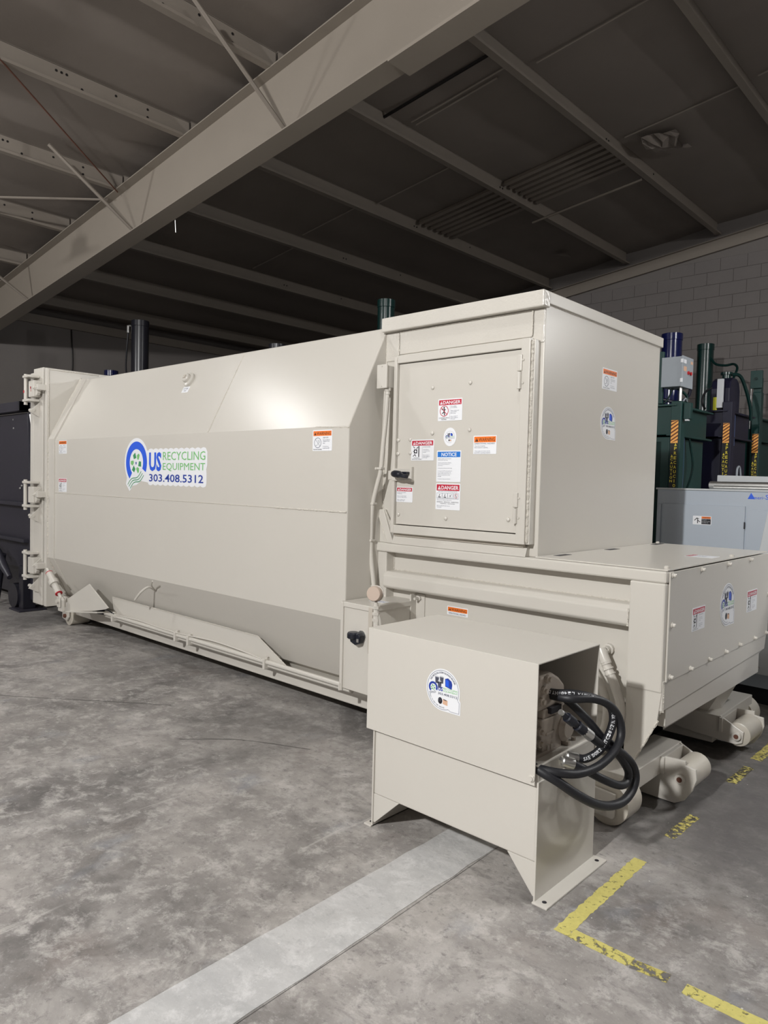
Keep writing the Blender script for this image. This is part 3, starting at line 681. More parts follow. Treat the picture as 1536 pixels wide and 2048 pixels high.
# end frame and tailgate
fr = part(MB().box(-4.345, -4.29, -.03, 2.19, .2, 2.60), 'end_frame', bevel=.006)
bead([(-4.288, -.005, 2.585), (-4.288, .5, 2.585)], .005, fr); bead([(-4.288, -.012, 2.585), (-4.288, -.012, 1.9)], .005, fr)
part(MB().box(-4.29, -4.25, .1, 2.06, .2, .30), 'frame_sill', bevel=.005, parent=fr)
tg = part(MB().box(-4.62, -4.385, -.03, 2.19, .2, 2.615), 'tailgate', bevel=.008)
part(MB().box(-4.70, -4.615, -.03, 2.19, .45, 2.575), 'tailgate_skin', bevel=.006, parent=tg)
part(MB().box(-4.386, -4.345, .12, 2.15, .25, 2.56), 'door_gasket', 'rubber', 0, parent=tg)
for zc in (2.405, 1.335, .615):
    h = part(MB().box(-4.56, -4.425, -.105, -.03, zc-.09, zc+.075), 'hinge_block', bevel=.008)
    part(MB().box(-4.625, -4.46, -.14, -.03, zc+.105, zc+.13), 'hinge_plate', bevel=.005, parent=h)
    part(MB().box(-4.625, -4.46, -.14, -.03, zc-.135, zc-.11), 'hinge_plate', bevel=.005, parent=h)
    part(MB().cyl((-4.598, -.115, zc-.165), (-4.598, -.115, zc+.145), .018, n=14), 'hinge_pin', bevel=0, smooth=True, parent=h)
    # clamp gusset, eye bolt and ratchet lug between frame and door
    part(MB().prism([(-.03, zc+.075), (-.12, zc-.01), (-.03, zc-.06)], 'x', -4.42, -4.405), 'clamp_gusset', bevel=.002)
    part(MB().cyl((-4.45, -.08, zc), (-4.33, -.08, zc), .02, n=10), 'clamp_bolt', bevel=0, smooth=True)
    part(MB().lathe([(.035, 0), (.035, .03)], (-4.36, -.08, zc-.005), (1, 0, 0), 6), 'clamp_nut', bevel=0)
    part(MB().lathe([(.035, 0), (.035, .03)], (-4.40, -.06, zc-.045), (0, -1, 0), 6), 'clamp_nut', bevel=0)
    part(MB().box(-4.36, -4.31, -.11, -.02, zc-.03, zc+.03), 'clamp_lug', bevel=.006)
    part(MB().prism([(-.03, zc-.14), (-.13, zc-.24), (-.03, zc-.29)], 'x', -4.48, -4.465), 'clamp_gusset', bevel=.002)
    part(MB().cyl((-4.55, -.09, zc-.22), (-4.46, -.09, zc-.22), .018, n=8), 'clamp_bolt', bevel=0, smooth=True)
m = MB(); m.box(-4.61, -4.59, -.136, -.133, 2.36, 2.385); m.box(-4.51, -4.49, -.107, -.105, 2.40, 2.42); m.box(-4.495, -4.49, -.107, -.105, 2.37, 2.42); part(m, 'paint_mark', 'red_mark', 0)
# ratchet turnbuckle
a, b = Vector((-4.17, -.065, .60)), Vector((-3.86, -.055, .335)); d = b-a
tb = part(MB().tube([a, a+d*.12, a+d*.14, a+d*.40], [.016, .016, .034, .034], 12), 'turnbuckle', bevel=0, smooth=True)
part(MB().tube([a+d*.40, a+d*.52], [.048, .048], 14), 'turnbuckle_collar', bevel=0, smooth=True, parent=tb)
part(MB().tube([a+d*.52, a+d*.80, a+d*.82, a+d*1.0], [.032, .032, .016, .016], 12), 'turnbuckle_sleeve', bevel=0, smooth=True, parent=tb)
for t in (.13, .8): part(MB().tube([a+d*t, a+d*(t+.02)], [.0345, .0345], 12), 'red_band', 'red_mark', 0, parent=tb)
part(MB().box(-3.90, -3.83, -.085, -.075, .26, .36), 'clevis_cheek', bevel=.004, parent=tb); part(MB().box(-3.90, -3.83, -.035, -.025, .26, .36), 'clevis_cheek', bevel=.004, parent=tb)
part(MB().cyl((-3.865, -.105, .32), (-3.865, -.005, .32), .02, n=10), 'clevis_pin', bevel=0, parent=tb)
part(MB().prism([(-3.91, .22), (-3.82, .22), (-3.82, .33), (-3.86, .36), (-3.91, .31)], 'y', -.07, -.04), 'turnbuckle_lug', bevel=.004)
# rollers at the tailgate end
for ys_ in ((.17, .36), (1.80, 1.99)):
    wl = part(MB().lathe([(.035, -.005), (.075, 0), (.1, .003), (.1, ys_[1]-ys_[0]-.003), (.08, ys_[1]-ys_[0])], (-4.22, ys_[0], .1), (0, 1, 0), 28), 'ground_roller', 'roller', 0, True)
    part(MB().prism([(-4.30, .07), (-4.20, .05), (-4.16, .09), (-4.16, .30), (-4.30, .30)], 'y', ys_[0]-.03, ys_[0]-.012), 'roller_bracket', bevel=.003)
    part(MB().lathe([(.02, 0), (.02, .02)], (-4.22, ys_[0]-.03, .1), (0, -1, 0), 12), 'roller_axle', 'rust', 0, parent=wl)
part(MB().prism([(-3.83, .215), (-3.83, .34), (-3.375, .537), (-3.0, .365), (-3.05, .345), (-3.275, .30)], 'y', -.012, .0), 'side_gusset', bevel=.003)
part(MB().hull([(-3.84, -.04, .21), (-3.84, .2, .21), (-3.84, .2, .222), (-3.84, -.04, .222)], [(-3.2, -.02, .29), (-3.2, .2, .27), (-3.2, .2, .282), (-3.2, -.02, .302)]), 'gusset_shelf', bevel=.002)
# base rails, conduits and kick plate
for y0, y1 in ((.20, .32), (1.84, 1.96)): part(MB().box(-4.2, 1.62, y0, y1, .115, .225), 'base_rail', bevel=.008)
part(MB().box(-4.2, 1.0, .3, 1.86, .225, .28), 'base_deck', bevel=0)
part(MB().prism([(-3.16, .432), (-3.12, .26), (-.63, .26), (-.985, .428)], 'y', .105, .112), 'kick_plate', bevel=.002)
bead([(-3.15, .104, .433), (-.985, .104, .429), (-.64, .104, .265)], .004)
for k, (yy, zz, rr) in enumerate(((.082, .272, .016), (.1, .244, .013))):
    part(MB().tube([(-3.28, yy, zz), (-.02, yy, zz)], rr, 10), 'conduit_pipe', bevel=0, smooth=True)
part(MB().tube(smoothpath([(-3.28, .075, .28), (-2.9, .075, .292), (-2.6, .075, .30), (-2.2, .07, .292), (-1.9, .07, .296), (-1.5, .075, .312), (-1.1, .075, .30), (-.9, .075, .285)]), .005, 6), 'cable', bevel=0, smooth=True)
for xx in (-3.08, -2.02, -1.83, -.86):
    part(MB().box(xx-.012, xx+.012, .058, .2, .222, .296), 'conduit_clamp', bevel=.004)
    part(MB().lathe([(.016, 0), (.016, .014)], (xx, .085, .294), (0, 0, 1), 6), 'clamp_nut', bevel=0)
part(MB().tube([(-3.36, .04, .292), (-3.29, .05, .29)], .028, 12), 'conduit_plug', 'black_plastic', 0, True)
part(MB().tube([(-3.30, .05, .295), (-3.23, .07, .285)], [.036, .026], 12), 'conduit_plug', 'black_plastic', 0, True)
part(MB().tube(smoothpath([(-3.30, .05, .32), (-3.15, .06, .315), (-3.06, .075, .29)]), .006, 6), 'cable', 'black_plastic', 0, True)
part(MB().tube([(-3.25, .075, .28), (-3.02, .082, .272)], .021, 10), 'conduit_coupling', bevel=0, smooth=True)
part(MB().tube(smoothpath([(-2.3, .05, .60), (-2.27, -.03, .64), (-2.30, -.08, .60), (-2.36, -.1, .53)]), .009, 6), 'wire_stub', bevel=0, smooth=True)
part(MB().tube(smoothpath([(-2.28, .03, .61), (-2.22, -.03, .66), (-2.12, -.08, .71)]), .006, 6), 'wire_stub', bevel=0, smooth=True)
# ---- charge box below the chamber
cb = part(MB().box(0, 1.815, .36, 1.84, .42, 1.16), 'charge_box', bevel=0)
part(MB().box(-.02, 1.828, .27, .37, 1.112, 1.168), 'top_beam', bevel=.009)
part(MB().box(-.015, .07, .285, .37, .36, 1.112), 'left_post', bevel=.006)
part(MB().prism([(.27, .90), (.27, .965), (.295, .99), (.37, .995), (.37, .885), (.285, .885)], 'x', .055, 1.655), 'middle_beam', bevel=.006)
bead([(.06, .362, .995), (1.64, .362, .995)], .006); bead([(.072, .357, 1.11), (.072, .357, 1.0)], .004)
bead([(1.652, .272, .975), (1.652, .272, .89)], .005)
part(MB().box(1.655, 1.826, .27, .37, .60, 1.112), 'corner_post', bevel=.008)
part(MB().prism([(1.655, .605), (1.826, .605), (1.81, .47), (1.69, .225), (1.655, .225)], 'y', .275, .287), 'post_gusset', bevel=.002)
bead([(1.814, .276, .47), (1.694, .276, .23)], .006)
part(MB().prism([(1.1, .60), (1.66, .60), (1.66, .225), (1.1, .225)], 'y', .40, .41), 'lower_side_panel', bevel=0)
part(MB().box(0, 1.6, .37, 1.8, .225, .44), 'under_box', bevel=0)
# tapered end hopper
part(MB().hull([(1.829, .28, .655), (1.829, 1.93, .655), (1.829, 1.90, .56), (1.829, .28, .515)], [(1.70, .28, .655), (1.70, 1.93, .655), (1.66, 1.90, .56), (1.66, .28, .515)]), 'end_skirt', bevel=.003)
part(MB().hull([(1.825, .29, .517), (1.825, 1.90, .562), (1.72, 1.46, .33), (1.72, 1.0, .425), (1.72, .36, .42)], [(1.60, .29, .517), (1.60, 1.90, .562), (1.60, 1.46, .33), (1.60, 1.0, .425), (1.60, .36, .42)]), 'end_hopper', bevel=.003)
bead([(1.824, .285, .515), (1.735, .36, .42)], .007); bead([(1.829, .29, .64), (1.829, .29, .51)], .004)
part(MB().hull([(1.60, 1.42, .34), (1.72, 1.42, .34), (1.80, 1.92, .57), (1.60, 1.92, .57)], [(1.60, 1.42, .225), (1.66, 1.42, .225), (1.7, 1.55, .225), (1.60, 1.55, .225)]), 'far_gusset', bevel=.002)
# lid and end plate
lid = part(MB().box(1.13, 1.828, .285, 1.88, 1.169, 1.176), 'top_lid', bevel=.002)
for yy in (.42, 1.02, 1.70): part(MB().box(1.16, 1.20, yy, yy+.13, 1.1755, 1.177), 'lid_slot', 'ink', 0, parent=lid)
for xx, yy in ((1.80, .34), (1.80, 1.28), (1.16, 1.82)): part(MB().lathe([(.012, 0), (.012, .01), (.006, .014)], (xx, yy, 1.176), (0, 0, 1), 10), 'lid_bolt', bevel=0, parent=lid)
s = Sticker((1.765, 1.06, 1.176), (0, 1, 0), (-1, 0, 0)); sw, sh = .13, .15
s.sheet('white', rrect(sw, sh)); s.rect('header', 'danger_red', .005, .115, .125, .145); s.text('white', 'DANGER', .02, .12, .09, .02); lines(s, 'ink_grey', ['Keep hands clear', 'of moving parts', 'during operation'], .01, .1, .11, .012); s.finish('danger_sticker', cp)
ep = part(MB().box(1.826, 1.834, .305, 1.93, .648, 1.164), 'end_plate', bevel=.002)
ep['label'] = 'flat bolted end plate'
pb = MB().lathe([(.013, 0), (.013, .004), (.009, .005), (.009, .016), (.006, .018)], (0, 0, 0), (1, 0, 0), 8)
first = None
for yy, zz in ((.33, 1.148), (.345, .913), (.345, .668), (.712, 1.148), (1.118, 1.148), (1.509, 1.148), (.606, .664), (.875, .664), (1.135, .664), (1.376, .667), (1.66, .664), (1.90, .664), (1.90, .905), (1.90, 1.148)):
    if first is None: first = pb.build('plate_bolt', 'beige', ep, origin=(0, 0, 0)); first.location = Vector((1.834, yy, zz))-ORI[ep.name]
    else: inst(first, (1.834, yy, zz), ep)
sign_danger(cp, (1.8345, .60, .845), Y_, Z_, .178, .118, label='danger sticker at left on the end plate')
sign_danger(cp, (1.8345, 1.475, .838), Y_, Z_, .192, .127, label='danger sticker at right on the end plate')
logo_round(cp, (1.8345, 1.127, .925), Y_, Z_, .118, 'round company seal on the end plate')
# ---- chamber
ch = part(MB().box(0.0, 1.125, .316, 1.82, 1.168, 2.55), 'charge_chamber', bevel=.006)
part(MB().box(-.005, 1.14, .268, .335, 2.478, 2.564), 'front_lip', 'beige_rough', .006, parent=ch)
part(MB().box(1.118, 1.137, .30, 1.84, 2.50, 2.564), 'side_lip', bevel=.004, parent=ch)
part(MB().box(0, 1.13, .30, 1.83, 2.545, 2.563), 'roof_plate', bevel=.003, parent=ch)
part(MB().box(.115, 1.05, .309, .32, 2.335, 2.468), 'header_plate', 'beige_rough', .002, parent=ch)
part(MB().box(.0, .105, .31, .32, 2.30, 2.475), 'header_patch', 'beige_rough', .003, parent=ch)
part(MB().box(1.06, 1.122, .31, .32, 2.30, 2.475), 'header_patch', 'beige_rough', .003, parent=ch)
bead([(1.127, 1.80, 2.497), (1.127, .34, 2.497)], .003, ch); bead([(.004, .314, 2.47), (.004, .314, 1.2)], .005, ch)
bead([(.112, .307, 2.47), (1.05, .307, 2.472)], .003, ch); bead([(1.053, .308, 2.47), (1.053, .308, 2.34)], .005, ch); bead([(.11, .308, 2.46), (.11, .308, 2.33)], .005, ch)
# door frame
df = part(MB().box(.132, .158, .242, .318, 1.238, 2.31), 'door_frame', bevel=.004)
part(MB().box(.15, 1.05, .245, .318, 2.268, 2.315), 'frame_top_rail', bevel=.004, parent=df)
part(MB().box(.15, 1.05, .245, .318, 1.236, 1.287), 'frame_bottom_rail', bevel=.004, parent=df)
part(MB().box(1.03, 1.085, .242, .318, 1.236, 2.318), 'frame_hinge_post', bevel=.004, parent=df)
part(MB().box(1.083, 1.104, .262, .318, 1.236, 2.31), 'frame_back_strip', bevel=.003, parent=df)
bead([(1.09, .26, 2.30), (1.09, .26, 1.245)], .0075, df)
bead([(.156, .244, 2.3), (.156, .244, 2.27)], .004, df)
dr = part(MB().box(.160, 1.022, .262, .31, 1.292, 2.264), 'access_door', bevel=.003)
bp = MB().lathe([(.0125, 0), (.0115, .006), (.006, .010), (0.0005, .011)], (0, 0, 0), (0, -1, 0), 12)
first = None
for x, z in ((.425, 2.105), (.695, 2.115), (.432, 1.84), (.698, 1.852), (.158+.01, 1.805), (.262, 1.806), (.168, 1.722), (.265, 1.726), (.182, 1.352), (.548, 1.346), (.972, 1.362)):
    if first is None: first = bp.build('door_bolt', 'beige', dr, smooth=True, origin=(0, 0, 0)); first.location = Vector((x, .262, z))-ORI[dr.name]
    else: inst(first, (x, .262, z), dr)
for z0, z1 in ((2.055, 2.235), (1.345, 1.51)):
    zm = (z0+z1)/2
    part(MB().cyl((1.026, .24, z0), (1.026, .24, zm-.002), .013, n=12), 'hinge_barrel', bevel=0, smooth=True, parent=dr)
    part(MB().box(1.012, 1.042, .232, .255, zm+.002, z1), 'hinge_barrel', bevel=.005, parent=dr)
    for zz in (z0+.03, z1-.03): part(MB().lathe([(.008, 0), (.006, .006)], (1.046, .243, zz), (0, -1, 0), 8), 'hinge_rivet', bevel=0, parent=dr)
# latch
lt = part(MB().box(.142, .292, .238, .262, 1.556, 1.632), 'latch_plate', bevel=.003, parent=dr)
part(MB().box(.085, .135, .262, .315, 1.562, 1.618), 'latch_keeper', bevel=.004, parent=df)
part(MB().box(.288, .297, .240, .262, 1.552, 1.642), 'latch_fin', bevel=.002, parent=dr)
part(MB().lathe([(.017, 0), (.017, .02)], (.19, .238, 1.592), (0, -1, 0), 12), 'handle_hub', 'steel', 0, parent=dr)
part(MB().tube(smoothpath([(.185, .20, 1.598), (.215, .185, 1.598), (.25, .185, 1.594), (.275, .18, 1.587), (.318, .175, 1.582)], 5), [.014, .018, .019, .020, .021, .022, .022, .022, .022, .022, .021, .019, .017, .015, .014, .013, .013, .012, .012, .012, .011], 12), 'latch_handle', 'black_plastic', 0, True, parent=dr)
part(MB().box(.205, .285, .21, .238, 1.595, 1.612), 'handle_guard', 'black_plastic', .004, parent=dr)
# door stickers
DY = .2615
sign_danger(cp, (.470, DY, 1.908), X_, Vector((.0, 0, 1)), .174, .126, kind='enter', label='danger sticker with red no-entry figure, uppermost on the door')
logo_round(cp, (.562, DY, 1.815), X_, Z_, .053, 'small round company seal on the door', plain=True)
sign_danger(cp, (.272, DY, 1.68), X_, Z_, .175, .124, label='danger sticker left of the round seal on the door')
sign_warn_op(cp, (.728, DY, 1.715), X_, Z_, .154, .102, 'orange operational hazard sticker on the door')
sign_notice(cp, (.470, DY, 1.557), X_, Z_, .176, .18, 'blue headed notice sticker on the door')
sign_multi(cp, (.470, DY, 1.396), X_, Z_, .177, .152, 'danger sticker with four pictograms below the notice')
sign_danger(cp, (.162, DY, 1.428), X_, Z_, .13, .092, kind='text', label='small danger sticker under the door latch')
# sill flange, left strut
part(MB().prism([(.316, 1.236), (.316, 1.168), (.272, 1.168), (.29, 1.215)], 'x', .12, 1.075), 'sill_flange', bevel=.002)
part(MB().box(.13, 1.06, .28, .30, 1.217, 1.238), 'sill_seal', 'beige_dull', .002)
part(MB().prism([(-.045, 1.168), (-.04, 1.376), (.037, 1.376), (.09, 1.27), (.125, 1.168)], 'y', .296, .318), 'strut_plate', bevel=.004)
part(MB().hull([(-.02, .285, 1.376), (.035, .285, 1.376), (.035, .298, 1.376), (-.02, .298, 1.376)], [(.075, .275, 1.169), (.13, .275, 1.169), (.13, .298, 1.169), (.075, .298, 1.169)]), 'strut_bar', bevel=.003)
bead([(-.018, .284, 1.37), (.077, .274, 1.172)], .004); bead([(.04, .29, 1.378), (.12, .30, 1.24)], .005)
# junction box and conduit down the container end
jb = part(MB().box(.045, .118, .20, .262, 2.122, 2.256), 'junction_box', bevel=.004)
part(MB().box(.04, .123, .188, .201, 2.117, 2.262), 'junction_cover', bevel=.004, parent=jb)
for zz in (2.13, 2.25): part(MB().lathe([(.005, 0), (.004, .004)], (.082, .188, zz), (0, -1, 0), 8), 'cover_screw', bevel=0, parent=jb)
part(MB().lathe([(.022, 0), (.022, .018), (.017, .02), (.017, .04)], (.098, .228, 2.122), (0, 0, -1), 12), 'conduit_fitting', bevel=0, smooth=True, parent=jb)
part(MB().tube(smoothpath([(.098, .228, 2.11), (.09, .226, 1.95), (.075, .224, 1.78), (.062, .222, 1.62), (.04, .22, 1.54), (.008, .22, 1.43), (-.004, .22, 1.33), (-.006, .22, 1.16), (.003, .22, 1.05), (.02, .225, .92), (.03, .23, .80)]), .0145, 12), 'flexible_conduit', bevel=0, smooth=True)
part(MB().tube([(.072, .235, 2.12), (.06, .235, 1.66)], .009, 8), 'thin_conduit', bevel=0, smooth=True)
for x, z in ((.062, 1.63), (.005, 1.41), (-.006, 1.18)):
    part(MB().box(x-.018, x+.018, .202, .24, z-.007, z+.007), 'conduit_strap', bevel=.003)
    part(MB().lathe([(.008, 0), (.008, .02)], (x-.024, .22, z), (0, -1, 0), 8), 'strap_screw', bevel=0)
part(MB().lathe([(.017, 0), (.017, .07)], (.02, .225, .90), (0, 0, -1), 10), 'conduit_fitting', bevel=0, smooth=True)
# control box at the container end
eb = part(MB().box(.012, .262, -.028, .36, .30, .80), 'control_box', bevel=.003)
part(MB().box(.006, .268, -.036, .375, .795, .826), 'control_box_lid', bevel=.003, parent=eb)
part(MB().box(.004, .026, -.04, -.026, .285, .826), 'box_hinge_strip', bevel=.003, parent=eb)
part(MB().box(.002, .016, -.045, -.035, .285, .33), 'strip_end', bevel=.002, parent=eb)
part(MB().box(.235, .268, -.04, -.02, .55, .82), 'box_edge_strip', 'beige_dull', .003, parent=eb)
s = Sticker((.1, .10, .8262), X_, Y_); s.sheet('white', rrect(.12, .06)); s.text('logo_navy', 'US RECYCLING', .01, .02, .1, .02); s.finish('box_label', cp)
part(MB().lathe([(.034, 0), (.034, .006)], (.178, -.028, .64), (0, -1, 0), 20), 'knob_plate', 'steel', 0, parent=eb)
kb = part(MB().prism([(.118, .63), (.125, .605), (.165, .590), (.20, .605), (.205, .65), (.19, .665), (.15, .65)], 'y', -.075, -.034), 'selector_base', 'black_plastic', .006, parent=eb)
part(MB().lathe([(.03, 0), (.036, .005), (.036, .03), (.03, .038)], (.138, -.062, .625), (0, 0, 1), 20), 'selector_knob', 'black_plastic', 0, True, parent=eb)
part(MB().box(.182, .196, -.08, -.074, .612, .632), 'selector_key', 'steel', .001, parent=eb)
# gauge on a riser
ga = part(MB().lathe([(.04, 0), (.043, .004), (.043, .034), (.039, .04)], (.325, -.075, .915), (.35, -.9, .08), 24), 'pressure_gauge', 'gauge_paint', 0, True)
part(MB().lathe([(.047, 0), (.047, .006)], (.325, -.072, .915), (.35, -.9, .08), 24), 'gauge_flange', 'beige', 0, parent=ga)
part(MB().tube([(.335, -.085, .87), (.34, -.085, .84), (.34, -.085, .80), (.343, -.085, .78), (.345, -.085, .70), (.33, -.085, .60)], [.009, .016, .016, .019, .018, .014], 10), 'gauge_riser', bevel=0, smooth=True, parent=ga)
for zz in (.83, .795, .76): part(MB().lathe([(.022, 0), (.022, .016)], (.341, -.085, zz), (0, 0, 1), 6), 'riser_nut', bevel=0, parent=ga)
part(MB().tube(smoothpath([(.352, -.08, .80), (.36, -.07, .74), (.352, -.07, .62)]), .01, 8), 'riser_hose', bevel=0, smooth=True, parent=ga)
part(MB().box(.257, .333, .350, .362, .60, .868), 'lug_plate', bevel=.003)
part(MB().box(.257, .268, .30, .352, .60, .866), 'lug_plate', bevel=.003)
part(MB().lathe([(.016, 0), (.016, .014), (.009, .016), (.009, .05)], (.295, .35, .842), (0, -1, 0), 6), 'lug_bolt', bevel=0)
sign_warn_op(cp, (.503, .3595, .772), X_, Z_, .152, .051, 'orange warning strip behind the power unit', short=True)
# container side stickers
sign_fall(cp, (-.323, 0, 1.731), X_, Z_, label='orange warning sticker at the right end of the container side')
sign_fall(cp, (-4.07, 0, 1.743), X_, Z_, label='orange warning sticker near the tailgate hinges')
sign_danger(cp, (-4.07, 0, 1.371), X_, Z_, .18, .134, label='red danger sticker near the tailgate hinges')
sign_fall(cp, (1.125, .985, 2.133), Y_, Z_, .194, .125, label='orange warning sticker on the chamber end wall')
logo_round(cp, (1.125, 1.08, 1.935), Y_, Z_, .098, 'round company seal on the chamber end wall')
logo_big(cp)
# ---- running gear at the charge end
for side, (ya, yb, yn, yf, ry0, ry1) in enumerate(((.12, .78, .53, .75, .07, .23), (1.385, 2.0, 1.39, 1.63, 1.93, 2.09))):
    part(MB().box(1.35, 1.746, ya, yb, .135, .23), 'outrigger_beam', bevel=.004)
    part(MB().box(.6, 1.70, yn+.02, yf-.02, .05, .2), 'skid_rail', bevel=.004)
    nose = [(1.60, .012), (1.755, .008), (1.818, .007), (1.864, .034), (1.9, .09), (1.918, .148), (1.913, .20), (1.863, .205), (1.862, .228), (1.756, .224), (1.60, .2)]
    bar = [(1.30, .135), (1.60, .10), (1.84, .085), (1.872, .10), (1.878, .165), (1.75, .229), (1.30, .229)]
    npl = part(MB().prism(nose if side == 0 else bar, 'y', yn-.016, yn), 'nose_plate', bevel=.003)
    part(MB().prism(bar if side == 0 else nose, 'y', yf, yf+.014), 'nose_plate', bevel=.003)
    gr = part(MB().lathe([(.06, 0), (.068, .004), (.068, yf-yn-.008), (.06, yf-yn-.004)], (1.842, yn+.002, .14), (0, 1, 0), 24), 'guide_roller', 'roller', 0, True)
    part(MB().lathe([(.024, 0), (.024, .02), (.018, .022)], (1.845, yn-.016, .138), (0, -1, 0), 16), 'axle_collar', bevel=0, smooth=True, parent=gr)
    part(MB().lathe([(.013, 0), (.013, .004)], (1.845, yn-.038, .138), (0, -1, 0), 12), 'axle_end', 'rust', 0, parent=gr)
    part(MB().box(1.745, 1.765, yn-.03, yf, .14, .225), 'nose_cross_plate', bevel=.003)
    gw = part(MB().lathe([(.03, 0), (.086, .0), (.1, .005), (.1, ry1-ry0-.005), (.086, ry1-ry0)], (1.675, ry0, .1), (0, 1, 0), 32), 'ground_roller', 'roller', 0, True)
    yo = ry0-.02 if side == 0 else ry1+.004
    part(MB().prism([(1.52, .05), (1.712, .042), (1.722, .055), (1.722, .16), (1.52, .175)], 'y', yo, yo+.016), 'roller_plate', bevel=.004)
    part(MB().lathe([(.03, 0), (.03, .012), (.022, .014), (.022, .022)], (1.655, yo, .09), (0, -1, 0), 18), 'axle_collar', bevel=0, smooth=True, parent=gw)
    part(MB().lathe([(.011, 0), (.011, .003)], (1.655, yo-.022, .09), (0, -1, 0), 12), 'axle_end', 'rust', 0, parent=gw)
    part(MB().box(1.40, 1.715, ya-.03 if side == 0 else yb-.01, ya+.01 if side == 0 else yb+.03, .135, .20), 'roller_beam', bevel=.003)
part(MB().prism([(.37, .225), (.37, .42), (.9, .42), (.9, .225)], 'x', 1.58, 1.6), 'bulkhead', bevel=0)
# painted hydraulic hoses on the charge box side
part(MB().lathe([(.028, 0), (.028, .02), (.02, .022), (.02, .05)], (1.525, .36, .745), (0, -1, 0), 12), 'hose_port', bevel=0, smooth=True)
hp = part(MB().tube(smoothpath([(1.525, .30, .745), (1.53, .285, .72), (1.56, .28, .66), (1.605, .27, .58), (1.635, .27, .49), (1.625, .27, .38), (1.585, .28, .30), (1.53, .3, .255), (1.47, .33, .235)]), .0225, 12), 'painted_hose', bevel=0, smooth=True)
part(MB().tube([(1.512, .292, .752), (1.535, .284, .712), (1.55, .282, .685)], [.026, .027, .026], 12), 'hose_fitting', bevel=0, smooth=True, parent=hp)
for t in ((1.54, .283, .70), (1.556, .281, .668), (1.568, .28, .645)): part(MB().lathe([(.028, 0), (.028, .008)], t, (.45, -.05, -.8), 12), 'hose_ring', bevel=0, parent=hp)
part(MB().tube(smoothpath([(1.40, .30, .74), (1.44, .3, .68), (1.50, .3, .60), (1.545, .3, .50), (1.55, .3, .41), (1.53, .31, .34), (1.48, .33, .28)]), .0205, 12), 'painted_hose', bevel=0, smooth=True)

# ================================================================== POWER UNIT
pu = tag(empty('power_unit', (1.345, -.48, 0)), 'free-standing beige hydraulic power unit with hooded top and black hoses', 'power unit')
def pp(mb, name, mt='beige', bevel=.002, smooth=False, parent=None): return mb.build(name, mt, parent or pu, bevel=bevel, smooth=smooth)
tank = pp(MB().box(.936, 1.762, -.706, -.254, .15, .515), 'oil_tank', bevel=.006)
for x0, x1, fx0, fx1 in ((.928, .936, .893, .936), (1.762, 1.770, 1.762, 1.826)):
    pp(MB().box(x0, x1, -.712, -.250, .0, .455), 'end_plate', 'beige', .002)
    ft = pp(MB().box(fx0, fx1, -.722, -.236, .0, .008), 'foot_flange', bevel=.002)
    for yy in (-.69, -.27):
        xx = (fx0+x0)/2 if x0 < 1 else (fx1+x1)/2
        pp(MB().cyl((xx, yy, .0076), (xx, yy, .0086), .009, n=14), 'anchor_hole', 'ink', 0, parent=ft)
pp(MB().prism([(.936, .15), (1.085, .15), (.945, .02), (.936, .02)], 'y', -.706, -.698), 'leg_gusset')
pp(MB().prism([(1.762, .15), (1.640, .15), (1.755, .02), (1.762, .02)], 'y', -.706, -.698), 'leg_gusset')
pp(MB().prism([(.936, .15), (1.085, .15), (.945, .02), (.936, .02)], 'y', -.262, -.254), 'leg_gusset')
pp(MB().prism([(1.762, .15), (1.640, .15), (1.755, .02), (1.762, .02)], 'y', -.262, -.254), 'leg_gusset')
hood = pp(MB().prism([(-.728, .445), (-.728, .899), (-.24, .899), (-.24, .40), (-.245, .40), (-.245, .894), (-.723, .894), (-.723, .445)], 'x', .901, 1.762), 'hood', bevel=.0015)
pp(MB().box(.901, .906, -.723, -.245, .445, .894), 'hood_end', parent=hood)
pp(MB().lathe([(.014, 0), (.014, .004), (.009, .006), (.009, .01)], (1.749, -.728, .471), (0, -1, 0), 8), 'hood_bolt', bevel=0, parent=hood)
logo_round(pu, (1.327, -.7282, .709), X_, Z_, .086, 'round company seal on the hood front')
# manifold, valve stack and pump seen under the hood
mf = pp(MB().box(1.60, 1.70, -.635, -.49, .515, .575), 'manifold_block', 'pump_paint', .004)
pp(MB().box(1.655, 1.724, -.66, -.51, .46, .53), 'port_block', 'pump_paint', .003)
pp(MB().lathe([(.012, 0), (.012, .006)], (1.724, -.625, .49), (1, 0, 0), 12), 'port_plug', 'ink', 0)
vs_ = pp(MB().box(1.60, 1.685, -.655, -.50, .575, .665), 'valve_body', 'pump_paint', .006)
pp(MB().box(1.60, 1.68, -.635, -.53, .665, .70), 'valve_spacer', 'pump_paint', .004, parent=vs_)
pp(MB().prism([(-.68, .70), (-.50, .70), (-.47, .73), (-.47, .77), (-.52, .81), (-.57, .835), (-.66, .835), (-.68, .80)], 'x', 1.58, 1.68), 'pump_housing', 'pump_paint', .012, parent=vs_)
pp(MB().box(1.66, 1.695, -.60, -.52, .68, .705), 'valve_seat', 'ink', .002, parent=vs_)
pp(MB().lathe([(.05, 0), (.058, .01), (.058, .07), (.04, .085)], (1.62, -.47, .60), (1, 0, 0), 22), 'pump_motor_cap', 'pump_paint', 0, True, parent=vs_)
pp(MB().lathe([(.032, 0), (.032, .04), (.038, .045), (.038, .07)], (1.645, -.488, .645), (0, 0, 1), 16), 'coil_nut', 'pump_paint', 0, True, parent=vs_)
for yy, zz in ((-.62, .82), (-.645, .78), (-.665, .625), (-.665, .58), (-.66, .74)):
    pp(MB().lathe([(.017, 0), (.017, .012), (.01, .013), (.01, .022)], (1.68, yy, zz), (1, 0, 0), 8), 'cap_screw', 'pump_paint', 0, parent=vs_)
